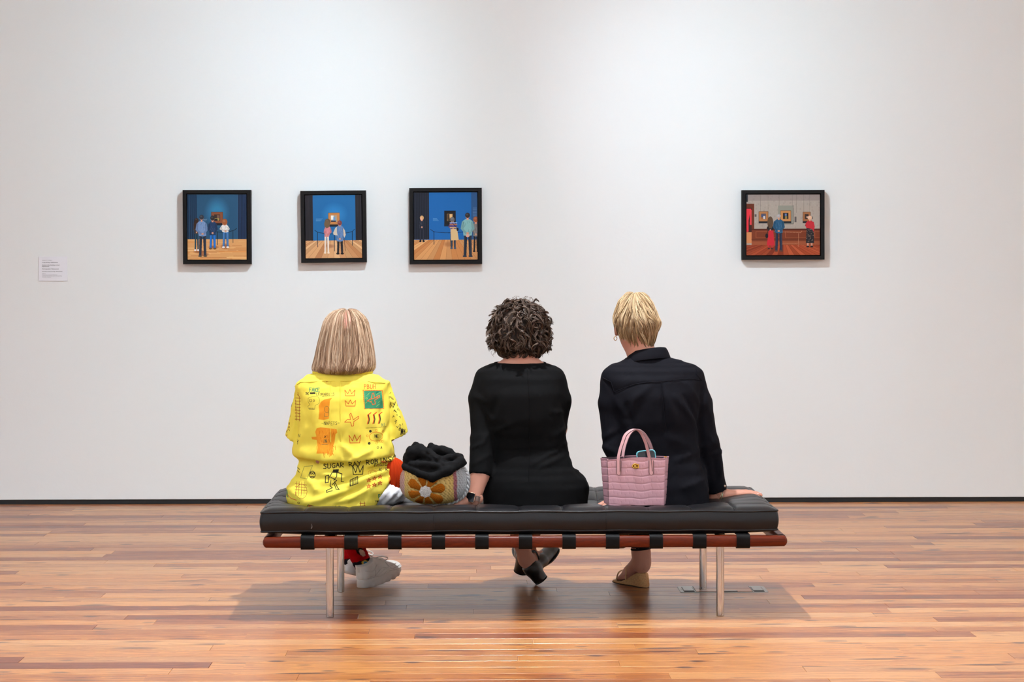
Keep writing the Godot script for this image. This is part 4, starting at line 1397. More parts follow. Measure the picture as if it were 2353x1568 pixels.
	for a in [[160, 1128, 330, 1150, 0.010, -0.008], [330, 1152, 560, 1172, 0.008, -0.005], [560, 1172, 860, 1110, 0.009, -0.007], [870, 1150, 640, 1220, 0.010, -0.008], [640, 1220, 430, 1310, 0.012, -0.007], [250, 1425, 520, 1340, 0.012, 0.006], [420, 1400, 700, 1300, 0.010, -0.006], [560, 1290, 840, 1190, 0.012, 0.007], [200, 1180, 330, 1330, 0.012, 0.005], [830, 1040, 760, 940, 0.012, 0.004], [180, 1050, 250, 900, 0.016, 0.004], [840, 880, 760, 1000, 0.012, -0.004], [150, 650, 240, 760, 0.016, -0.004], [820, 640, 780, 800, 0.014, -0.005], [600, 700, 560, 1000, 0.03, 0.004], [300, 700, 330, 1000, 0.03, 0.004], [500, 1020, 620, 1120, 0.012, 0.005], [700, 1060, 560, 1130, 0.01, 0.005], [150, 800, 130, 960, 0.010, -0.004], [880, 800, 900, 940, 0.012, 0.005], [850, 760, 860, 900, 0.01, -0.005], [130, 1330, 260, 1400, 0.014, 0.005], [300, 1200, 520, 1250, 0.012, 0.005], [760, 1270, 560, 1390, 0.010, 0.005], [640, 1400, 460, 1440, 0.008, -0.004], [150, 650, 172, 800, 0.006, -0.005], [172, 800, 180, 1000, 0.007, -0.007], [828, 610, 850, 760, 0.006, -0.004], [850, 760, 846, 1000, 0.008, -0.007]]:
		a[5] *= 1.8
		cr.append(crease(0, a))
	fold(sh, f, cr, 0.006, 12.0, 8)
	for i in range(f, sh.v.size()):
		var p := sh.v[i]
		# cloth wraps the body: the print runs on round the flanks
		var wrap := 0.35 * clampf(-(p.z - 0.02), 0.0, 0.12)
		sh.t[i] = Vector2(((p.x + signf(p.x) * wrap + 0.3038) / 0.0005635 - 60.0) / 915.0, ((1.2026 - p.y) / 0.0005635 - 495.0) / 990.0)
	var cm := mat(255, 255, 255, 0.8, 0.0, 0.25)
	cm.albedo_texture = shirt_print().tex()
	var shirt := part("shirt", sh.mesh(), cm, o)
	var yel := cloth(222, 204, 76)
	part("yoke_seam", stitch(sp, pl(0, [165, 628, 215, 592, 420, 582, 640, 582, 800, 600]), 0.0016), yel, shirt)
	for x in [425, 495]:
		part("back_pleat", stitch(sp, pl(0, [x, 584, x + 2, 800, x + 4, 1000]), 0.0016), yel, shirt)
	var col := MB.new()
	col.grid(40, 8, func(a, t):
		var f2: float = lerpf(-2.7, 2.7, a)
		var fl: float = [0.0, 0.004, 0.008, 0.01, 0.009, 0.006, 0.003, 0.0, -0.004][int(round(t * 8))]
		var r: float = 0.064 + fl + 0.02 * (1.0 - absf(t - 0.5) * 2.0) * 0.3 + (0.018 * (1.0 - t) if t < 0.5 else 0.004)
		return Vector3(-0.022 + sin(f2) * (r + 0.03), 0.895 + 0.03 * t + 0.003 * cos(f2), 0.008 + cos(f2) * r))
	part("collar", col.mesh(), yel, shirt)
	# hair
	var rows := [[1.153, -0.004, 0.004], [1.149, -0.006, 0.030], [1.138, -0.010, 0.055], [1.107, -0.010, 0.083], [1.056, -0.011, 0.098], [1.005, -0.012, 0.109], [0.955, -0.014, 0.117], [0.928, -0.018, 0.122], [0.910, -0.021, 0.117], [0.900, -0.024, 0.098], [0.897, -0.026, 0.080]]
	var hair := MB.new()
	hair.use_c = true
	var root_c := lin(150, 122, 98)
	var scalp := lin(196, 138, 122)
	hair.grid(48, 40, func(a, t): return hull(rows, t * 0.97, -(-PI + a * TAU) if t * 0.97 < 0.32 else -lerpf(-2.2, 2.2, a), 1.05, -0.004, 0.005), null,
		func(a, t):
			var p := hull(rows, t * 0.97, -(-PI + a * TAU), 1.05, -0.004, 0.008)
			var q := Vector2((p.x + 0.004) / 0.024, (p.y - 1.112) / 0.036).length() if p.z > 0.0 else 9.0
			return root_c.lerp(scalp, clampf(1.4 - q, 0.0, 1.0)))
	var tones := [lin(190, 162, 134), lin(172, 143, 116), lin(202, 177, 150), lin(156, 128, 102), lin(182, 154, 128), lin(210, 188, 162)]
	var browns := [lin(142, 112, 88), lin(128, 100, 80), lin(156, 126, 100)]
	noise.seed = 77
	noise.frequency = 1.0
	for k in 4400:
		var fa := rng.randf_range(-2.35, 2.35)
		if k % 6 == 0:
			fa = rng.randf_range(-0.6, 0.6)
		var s0 := rng.randf_range(0.02, 0.22) if rng.randf() < 0.65 else rng.randf_range(0.2, 0.55)
		var inset := rng.randf_range(-0.002, 0.010)
		if absf(fa) < 0.36 and s0 < 0.38 and rng.randf() < 0.93:
			s0 = rng.randf_range(0.33 + 0.06 * (0.36 - absf(fa)), 0.5)
		var s1 := rng.randf_range(0.9, 1.0)
		if rng.randf() < 0.15:
			s1 = rng.randf_range(0.7, 0.9)
		var pts := []
		var n := 15
		var lock := noise.get_noise_2d(fa * 5.0, 3.0)
		for i in n:
			var t := float(i) / (n - 1)
			var s := lerpf(s0, s1, t)
			var ff := fa + noise.get_noise_2d(fa * 7.0 + 50.0, s * 3.0) * 0.16 * s + 0.05 * lock * sin(s * 9.0)
			pts.append(hull(rows, s, ff, 1.05, -0.004, inset + 0.004 * noise.get_noise_2d(fa * 16.0, s * 2.0)))
		var tn := noise.get_noise_2d(fa * 11.0, 20.0) + 0.5 * noise.get_noise_2d(fa * 30.0, 60.0)
		var c: Color = (tones[[0, 2, 5, 4][rng.randi() % 4]] if tn > 0.08 else tones[[1, 3, 4][rng.randi() % 3]]) if tn > -0.12 or rng.randf() < 0.25 else browns[rng.randi() % 3]
		if absf(fa) < 0.45 and rng.randf() < 0.45:
			c = browns[rng.randi() % 3]
		strand(hair, pts, rng.randf_range(0.0006, 0.0011), c)
	part("hair", hair.mesh(), vmat(0.55, 0.3), o)
	# socks and trainers
	var red := MB.new()
	red.use_c = true
	for leg in [[Vector3(-0.045, 0.26, -0.472), Vector3(0.042, 0.07, -0.478)], [Vector3(0.03, 0.28, -0.53), Vector3(-0.03, 0.085, -0.585)]]:
		var b := red.v.size()
		var pts := []
		var rr := []
		for k in 70:
			pts.append(leg[0].lerp(leg[1], k / 69.0)); rr.append(lerpf(0.045, 0.036, k / 69.0) + 0.0008 * sin(k * 0.8))
		red.tube(pts, rr, 72, false, lin(170, 12, 20))
		for i in range(b, red.v.size()):
			var p := red.v[i]
			var cxp: float = leg[0].lerp(leg[1], clampf((leg[0].y - p.y) / (leg[0].y - leg[1].y), 0.0, 1.0)).x
			var q := Vector2(p.x - cxp, p.y)
			# printed motif on the outer side: pale and dark patches, blue and yellow rings below
			if Vector2((q.x - 0.016) / 0.016, (q.y - 0.152) / 0.020).length() < 1.0: red.c[i] = lin(26, 22, 24)
			if Vector2((q.x - 0.022) / 0.011, (q.y - 0.143) / 0.015).length() < 1.0: red.c[i] = lin(208, 172, 158)
			if p.y < 0.108 + 0.25 * (q.x + 0.01): red.c[i] = lin(24, 24, 30)
			if Vector2((q.x - 0.018) / 0.016, (q.y - 0.10) / 0.013).length() < 1.0: red.c[i] = lin(206, 160, 62)
			if Vector2((q.x - 0.018) / 0.011, (q.y - 0.10) / 0.008).length() < 1.0: red.c[i] = lin(62, 140, 166)
	part("socks", red.mesh(), vmat(0.85, 0.2), o)
	sneaker(o, Transform3D(aim(Vector3(0.15, 0.04, -0.19), Vector3(-0.10, 1.0, 0.1)).scaled(Vector3.ONE * 0.88), Vector3(0.060, 0.003, -0.475)))
	sneaker(o, Transform3D(aim(Vector3(0.02, -0.03, -0.2), Vector3(0.22, 1.0, 0.1)).scaled(Vector3.ONE * 0.92), Vector3(-0.018, 0.035, -0.585)))

func sneaker(o: Node3D, x: Transform3D) -> void:
	var white := mat(226, 222, 216, 0.6)
	var root := Node3D.new()
	root.name = "trainer"
	o.add_child(root, true)
	root.transform = x
	var m := MB.new()
	var up := [cap(Vector3(-0.022, 0.06, 0), Vector3(0.05, 0.055, 0), 0.04, 0.045, 0.02), cap(Vector3(0.05, 0.062, 0), Vector3(0.14, 0.046, 0), 0.044, 0.038, 0.03), ball(Vector3(0.165, 0.042, 0), Vector3(0.05, 0.036, 0.046), 0.02), cone(Vector3(-0.012, 0.06, 0), Vector3(-0.02, 0.115, 0), 0.045, 0.043, 0.015), cap(Vector3(0.025, 0.1, 0), Vector3(0.085, 0.085, 0), 0.03, 0.03, 0.02), plane(Vector3(0, -1, 0), Vector3(0, 0.024, 0))]
	var f := nets(m, up, Vector3(-0.08, 0.015, -0.06), Vector3(0.23, 0.13, 0.06), 0.0045)
	for i in range(f, m.v.size()):  # curved overlays stitched on the upper
		var p := m.v[i]
		var w := sin(p.x * 75.0 + sin(p.y * 60.0) * 1.6) * 0.0016 * (1.0 if p.x > 0.02 else 0.2)
		m.v[i].z += signf(p.z) * w
	var uppr := part("upper", m.mesh(), white, root)
	var sm := MB.new()
	for ln in [[0.0, 0.052, 0.05, 0.078, 0.1, 0.066, 0.165, 0.07], [0.005, 0.045, 0.06, 0.066, 0.12, 0.055, 0.19, 0.058], [0.02, 0.04, 0.08, 0.052, 0.14, 0.046, 0.2, 0.046], [-0.05, 0.088, -0.01, 0.078, 0.03, 0.098], [0.0, 0.05, 0.002, 0.08], [0.004, 0.05, 0.006, 0.08], [0.09, 0.096, 0.11, 0.066, 0.135, 0.052], [-0.045, 0.05, 0.0, 0.048, 0.03, 0.04]]:
		for sg in [-1.0, 1.0]:
			var pts := []
			for k in range(0, ln.size(), 2):
				pts.append(Vector3(ln[k], ln[k + 1], 0))
			pts = spline(pts, 7)
			for k in pts.size():
				pts[k].z = sg * (front_z(up, pts[k].x, pts[k].y) + 0.0002)
			sm.tube(pts, 0.0022, 6)
	part("stitched_overlay", sm.mesh(), mat(224, 220, 214, 0.6), uppr)
	var s := MB.new()
	f = nets(s, [loft([[0.045, 0.072, 0.134, 0.0, 0.047], [0.03, 0.074, 0.143, 0.0, 0.052], [0.012, 0.072, 0.142, 0.0, 0.052], [0.0, 0.070, 0.130, 0.0, 0.046]], 0.01, 2.6)], Vector3(-0.09, -0.01, -0.07), Vector3(0.24, 0.06, 0.07), 0.0045)
	for i in range(f, s.v.size()):
		var p := s.v[i]
		var k := clampf((0.026 - p.y) / 0.02, 0.0, 1.0)
		s.v[i].z += signf(p.z) * 0.0028 * sin(p.x * 160.0) * k
		if p.y < 0.02:
			s.v[i].y += 0.003 * maxf(0.0, sin(p.x * 130.0))
		s.v[i].y += 0.018 * pow(maxf(0.0, p.x - 0.13) / 0.09, 2.0)
	part("sole", s.mesh(), mat(214, 209, 203, 0.65), root)
	var l := MB.new()
	for k in 4:
		var xx := 0.06 + 0.022 * k
		var y := 0.108 - 0.009 * k
		l.tube(spline([Vector3(xx, y - 0.014, -0.03), Vector3(xx + 0.004, y + 0.002, 0), Vector3(xx, y - 0.014, 0.03)], 4), 0.003, 6, true, Color.WHITE, 0.5)
	for sd in [-1.0, 1.0]:
		l.tube(spline([Vector3(0.055, 0.117, 0), Vector3(0.07, 0.125, sd * 0.03), Vector3(0.085, 0.118, sd * 0.055), Vector3(0.075, 0.108, sd * 0.05), Vector3(0.06, 0.116, sd * 0.008)], 4), 0.0028, 6)
	part("laces", l.mesh(), mat(232, 229, 224, 0.8), root)
	var t := MB.new()
	t.cbox(Vector3(-0.058, 0.085, 0), Vector3(0.008, 0.05, 0.022), 0.003)
	part("heel_tab", t.mesh(), mat(218, 214, 208, 0.6), root)

const LETTERS := {"A": [[0, 1, 0.5, 0, 1, 1], [0.2, 0.6, 0.85, 0.6]], "B": [[0, 0, 0, 1, 0.8, 0.9, 0.8, 0.6, 0, 0.5, 0.7, 0.35, 0.7, 0.1, 0, 0]], "C": [[1, 0.1, 0.4, 0, 0, 0.5, 0.4, 1, 1, 0.9]], "D": [[0, 0, 0, 1, 0.7, 0.9, 1, 0.5, 0.7, 0.1, 0, 0]], "E": [[1, 0, 0, 0, 0, 1, 1, 1], [0, 0.5, 0.7, 0.5]], "F": [[1, 0, 0, 0, 0, 1], [0, 0.5, 0.8, 0.5]], "G": [[1, 0.1, 0.4, 0, 0, 0.5, 0.4, 1, 1, 0.9, 1, 0.55, 0.6, 0.55]], "H": [[0, 0, 0, 1], [1, 0, 1, 1], [0, 0.5, 1, 0.5]], "I": [[0.5, 0, 0.5, 1]], "K": [[0, 0, 0, 1], [1, 0, 0, 0.55, 1, 1]], "L": [[0, 0, 0, 1, 1, 1]], "M": [[0, 1, 0.1, 0, 0.5, 0.6, 0.9, 0, 1, 1]], "N": [[0, 1, 0, 0, 1, 1, 1, 0]], "O": [[0.5, 0, 0.05, 0.3, 0.1, 0.8, 0.5, 1, 0.95, 0.7, 0.9, 0.2, 0.5, 0]], "P": [[0, 1, 0, 0, 0.9, 0.15, 0.8, 0.5, 0, 0.55]], "R": [[0, 1, 0, 0, 0.9, 0.15, 0.8, 0.5, 0, 0.55, 1, 1]], "S": [[1, 0.1, 0.3, 0, 0.1, 0.3, 0.9, 0.65, 0.8, 0.95, 0, 0.95]], "T": [[0, 0, 1, 0], [0.5, 0, 0.5, 1]], "U": [[0, 0, 0.05, 0.9, 0.5, 1, 0.95, 0.85, 1, 0]], "Y": [[0, 0, 0.5, 0.5, 1, 0], [0.5, 0.5, 0.5, 1]], "-": [[0, 0.5, 1, 0.5]], "'": [[0.5, 0, 0.4, 0.3]]}
func scrawl(p: Paint, s: String, x0: float, y0: float, x1: float, y1: float, th: float, col: Color, slope := 0.0) -> void:
	var cw := (x1 - x0) / s.length()
	for i in s.length():
		if not LETTERS.has(s[i]):
			continue
		var dy := slope * (i + 0.5) * cw + rng.randf_range(-1.5, 1.5)
		for st in LETTERS[s[i]]:
			var q := []
			for k in range(0, st.size(), 2):
				q.append((x0 + (i + 0.08 + st[k] * 0.72) * cw - 60.0 + rng.randf_range(-0.6, 0.6)) / 915.0)
				q.append((lerpf(y0, y1, st[k + 1]) + dy - 495.0 + rng.randf_range(-0.6, 0.6)) / 990.0)
			p.line(q, th, col, 0.9)
func doodle(p: Paint, a: Array, th: float, col: Color, al := 0.85) -> void:
	var q := []
	for i in range(0, a.size(), 2):
		q.append((a[i] - 60.0) / 915.0); q.append((a[i + 1] - 495.0) / 990.0)
	p.line(q, th, col, al)
func blot(p: Paint, a: Array, col: Color, al := 0.9) -> void:
	var q := []
	for i in range(0, a.size(), 2):
		q.append((a[i] - 60.0) / 915.0); q.append((a[i + 1] - 495.0) / 990.0)
	p.poly(q, col, al)
func ring(p: Paint, x: float, y: float, rx: float, ry: float, th: float, col: Color) -> void:
	var a := []
	for k in 15:
		a.append(x + cos(TAU * k / 14.0) * rx); a.append(y + sin(TAU * k / 14.0) * ry)
	doodle(p, a, th, col)
func zigzag(p: Paint, x0: float, y0: float, x1: float, y1: float, th: float, col: Color) -> void:
	var w := x1 - x0
	doodle(p, [x0 + w * 0.08, y1, x0, y0 + 4, x0 + w * 0.3, y1 - 14, x0 + w * 0.5, y0, x0 + w * 0.68, y1 - 14, x1, y0 + 4, x1 - w * 0.06, y1, x0 + w * 0.08, y1], th, col)
func shirt_print() -> Paint:
	var p := Paint.new(915, 990, C(224, 206, 78))
	var red := C(196, 62, 30)
	var ink := C(34, 32, 28)
	var green := C(38, 122, 96)
	var brown := C(140, 62, 34)
	var orange := C(222, 136, 34)
	scrawl(p, "FAKE", 278, 630, 355, 655, 4, green)
	scrawl(p, "THE", 252, 661, 278, 676, 2.2, ink)
	blot(p, [284, 660, 322, 659, 323, 671, 285, 672], ink)
	scrawl(p, "LEONARDO'S", 330, 662, 455, 679, 2.2, C(90, 84, 40))
	doodle(p, [370, 686, 452, 682], 1.6, ink)
	doodle(p, [272, 700, 300, 688, 340, 688, 352, 705, 350, 735, 322, 748, 318, 775, 275, 772, 270, 755, 285, 745, 272, 725, 272, 700], 1.8, C(110, 104, 50))
	ring(p, 290, 715, 9, 9, 1.8, ink); ring(p, 313, 715, 5, 7, 1.8, ink)
	for k in 5:
		doodle(p, [280 + k * 8, 765, 280 + k * 8, 777], 1.6, ink)
	blot(p, [360, 725, 385, 708, 440, 695, 424, 715, 420, 760, 418, 838, 380, 848, 345, 842, 350, 790, 346, 750], orange)
	ring(p, 402, 775, 16, 22, 2.0, C(80, 100, 60)); doodle(p, [388, 800, 386, 825, 412, 824, 414, 790], 2.0, C(80, 100, 60))
	blot(p, [332, 905, 360, 898, 470, 910, 474, 935, 462, 945, 455, 1000, 440, 1040, 444, 1080, 428, 1098, 418, 1076, 330, 1078, 338, 1040, 332, 985, 300, 982, 295, 966, 330, 962, 322, 930], orange)
	for k in 40:
		var x := rng.randf_range(330, 460)
		var y := rng.randf_range(905, 1070)
		doodle(p, [x, y, x + rng.randf_range(-14, 14), y + rng.randf_range(14, 40)], 3.0, [C(238, 158, 48), C(204, 112, 26)][k % 2], 0.5)
	doodle(p, [385, 955, 395, 965, 385, 968, 398, 954], 2.2, ink); scrawl(p, "IN", 378, 982, 402, 1004, 2.4, C(70, 90, 70)); doodle(p, [365, 1016, 410, 1018], 2.0, C(70, 90, 70))
	scrawl(p, "-NAPETS-", 366, 858, 492, 880, 2.2, C(60, 62, 40))
	for x in [176, 206]:
		doodle(p, [x, 690, x + 4, 860], 3.0, brown)
	for k in 8:
		doodle(p, [172, 705 + k * 21, 214, 703 + k * 21], 2.8, brown)
	doodle(p, [196, 665, 200, 690, 192, 680], 3.0, brown)
	zigzag(p, 525, 640, 595, 683, 3.0, red); zigzag(p, 528, 710, 600, 752, 3.0, red); zigzag(p, 555, 948, 632, 1006, 3.4, red)
	doodle(p, [525, 862, 545, 842, 565, 845, 560, 808, 568, 800, 585, 845, 620, 822, 622, 836, 588, 858, 586, 888, 574, 890, 566, 862, 525, 862], 3.2, red)
	scrawl(p, "PBUH", 656, 608, 738, 636, 4.2, C(216, 104, 40))
	blot(p, [655, 650, 775, 652, 786, 772, 664, 770], green)
	for k in 40:
		var x := rng.randf_range(662, 770)
		var y := rng.randf_range(655, 760)
		doodle(p, [x, y, x + 12, y - 8], 2.4, [C(66, 150, 112), C(24, 98, 80), C(150, 176, 80)][k % 3], 0.6)
	doodle(p, [650, 645, 780, 652, 790, 775, 660, 772, 650, 645], 3.0, red)
	doodle(p, [676, 720, 705, 705, 712, 668, 722, 666, 728, 700, 760, 682, 762, 695, 728, 715, 735, 740, 715, 745, 705, 722, 676, 720], 3.6, C(230, 84, 32))
	doodle(p, [690, 712, 750, 694], 3.0, C(230, 84, 32))
	for k in 3:
		var x := 678 + k * 37
		doodle(p, [x + 26, 800, x + 4, 815, x + 10, 845, x + 2, 876], 5.0, C(206, 54, 26)); doodle(p, [x + 10, 815, x + 16, 845, x + 10, 874], 5.0, ink)
	doodle(p, [668, 905, 805, 900], 2.0, C(120, 96, 30)); scrawl(p, "NI", 776, 874, 800, 896, 2.4, C(110, 130, 80))
	ring(p, 738, 965, 46, 32, 3.0, C(214, 120, 34)); scrawl(p, "NE", 728, 952, 756, 972, 2.4, ink)
	for q in [[700, 927], [692, 1010]]:
		ring(p, q[0], q[1], 5, 5, 7.0, ink)
	for q in [[680, 958], [785, 932], [780, 1000], [742, 1010], [768, 998], [740, 922]]:
		ring(p, q[0], q[1], 6, 7, 2.0, C(214, 120, 34))
	ring(p, 750, 1041, 6, 7, 2.0, ink); scrawl(p, "A", 768, 1032, 780, 1048, 2.0, ink)
	scrawl(p, "N", 200, 948, 216, 970, 2.2, C(80, 76, 40)); scrawl(p, "Y", 188, 990, 204, 1018, 3.0, ink)
	doodle(p, [396, 588, 408, 584], 4.0, brown)
	scrawl(p, "SUGAR RAY ROBINSON", 374, 1152, 905, 1184, 4.6, ink, -0.09)
	zigzag(p, 577, 1160, 650, 1224, 4.6, ink)
	for a in [[392, 1232, 415, 1225, 412, 1275, 392, 1278, 392, 1232], [420, 1240, 440, 1205, 470, 1200, 470, 1235, 450, 1260], [445, 1192, 480, 1190, 478, 1206, 446, 1208, 445, 1192], [430, 1262, 424, 1300, 440, 1312, 400, 1330, 402, 1342, 440, 1330], [455, 1270, 475, 1310, 488, 1322, 466, 1320, 450, 1280], [480, 1210, 505, 1218, 500, 1270, 516, 1272], [430, 1240, 470, 1262, 440, 1290]]:
		doodle(p, a, 4.6, ink)
	blot(p, [446, 1192, 480, 1190, 478, 1210, 448, 1210], ink)
	doodle(p, [560, 1262, 612, 1238, 615, 1282, 562, 1300, 560, 1262], 4.0, ink)
	for k in 5:
		doodle(p, [567 + k * 10, 1262 - k * 4, 567 + k * 10, 1296 - k * 4], 3.6, ink)
	for k in 6:
		var cx := 690 + (k % 3) * 38
		var cy := 1262 - (k % 3) * 10 + (k / 3) * 42
		doodle(p, [cx - 12, cy + 12, cx, cy - 14, cx + 10, cy + 12, cx - 15, cy - 4, cx + 14, cy - 6, cx - 12, cy + 12], 2.8, C(176, 58, 28))
	doodle(p, [216, 1250, 240, 1175, 300, 1165, 262, 1255, 216, 1250], 2.6, C(110, 120, 60)); doodle(p, [190, 1185, 208, 1195], 4.0, ink); doodle(p, [190, 1205, 206, 1214], 4.0, ink)
	ring(p, 300, 1225, 21, 24, 3.4, ink); ring(p, 292, 1216, 6, 6, 4.0, ink); ring(p, 309, 1216, 6, 6, 4.0, ink); doodle(p, [288, 1240, 312, 1240], 5.0, ink)
	for k in 4:
		doodle(p, [190 + k * 18, 1275, 184 + k * 20, 1370], 2.2, brown); doodle(p, [178, 1290 + k * 20, 262, 1296 + k * 18], 2.2, brown)
	ring(p, 225, 1340, 40, 48, 1.6, brown); ring(p, 712, 1215, 30, 18, 2.2, C(190, 120, 40)); ring(p, 716, 1213, 18, 10, 2.0, C(190, 120, 40))
	scrawl(p, "MAGIC", 776, 1134, 826, 1150, 2.6, C(196, 80, 40)); scrawl(p, "MAGIC", 724, 1154, 812, 1172, 2.8, C(80, 84, 40)); doodle(p, [724, 1150, 830, 1142, 826, 1168, 724, 1174, 724, 1150], 2.0, C(80, 84, 40))
	scrawl(p, "RP", 836, 1140, 862, 1160, 2.8, ink); scrawl(p, "K R", 758, 1186, 820, 1204, 2.8, ink)
	blot(p, [822, 1250, 845, 1246, 850, 1292, 824, 1296], C(222, 132, 44)); doodle(p, [860, 1278, 884, 1268, 880, 1285], 3.0, red)
	scrawl(p, "FAKE", 754, 1362, 815, 1386, 4.0, green, -0.12)
	scrawl(p, "THE", 730, 1404, 758, 1416, 2.2, ink); blot(p, [764, 1398, 792, 1392, 792, 1402, 765, 1408], ink)
	for x in [632, 658]:
		doodle(p, [x, 1408, x, 1468], 3.4, brown)
	for k in 3:
		doodle(p, [628, 1420 + k * 17, 664, 1418 + k * 17], 3.2, brown)
	blot(p, [275, 1432, 308, 1436, 305, 1450, 278, 1447], C(206, 60, 30)); doodle(p, [265, 1440, 275, 1428, 312, 1436, 306, 1452], 3.4, ink)
	ring(p, 488, 1450, 16, 14, 3.4, ink); ring(p, 488, 1450, 6, 5, 3.4, ink); doodle(p, [420, 1440, 440, 1446, 464, 1436], 4.0, ink); doodle(p, [340, 1450, 356, 1460, 380, 1456], 4.0, C(190, 60, 30))
	blot(p, [100, 1330, 122, 1340, 130, 1392, 98, 1380], C(104, 150, 78)); doodle(p, [105, 1362, 150, 1392, 190, 1400], 4.0, C(200, 80, 40)); ring(p, 206, 1418, 8, 6, 2.4, ink)
	scrawl(p, "ON", 112, 738, 146, 766, 4.6, ink)
	for k in 26:
		var x := rng.randf_range(92, 128)
		var y := rng.randf_range(820, 985)
		doodle(p, [x, y, x + rng.randf_range(-10, 10), y + rng.randf_range(-8, 8), x + rng.randf_range(-8, 8), y + 8], 2.4, [ink, brown, C(150, 110, 40)][k % 3])
	for k in 46:
		var y := rng.randf_range(640, 960)
		var x := rng.randf_range(0, 1) * 60.0 + 805 + (y - 640) * 0.25
		doodle(p, [x, y, x + rng.randf_range(-12, 12), y + rng.randf_range(-10, 10), x + rng.randf_range(-8, 10), y + 10], 2.4, [C(70, 66, 36), ink, C(120, 104, 40)][k % 3])
	scrawl(p, "MY", 905, 925, 940, 960, 5.0, ink)
	for k in 30:
		doodle(p, [rng.randf_range(690, 880), rng.randf_range(1150, 1250), rng.randf_range(690, 880), rng.randf_range(1150, 1250)], 1.2, C(200, 176, 60), 0.35)
	return p

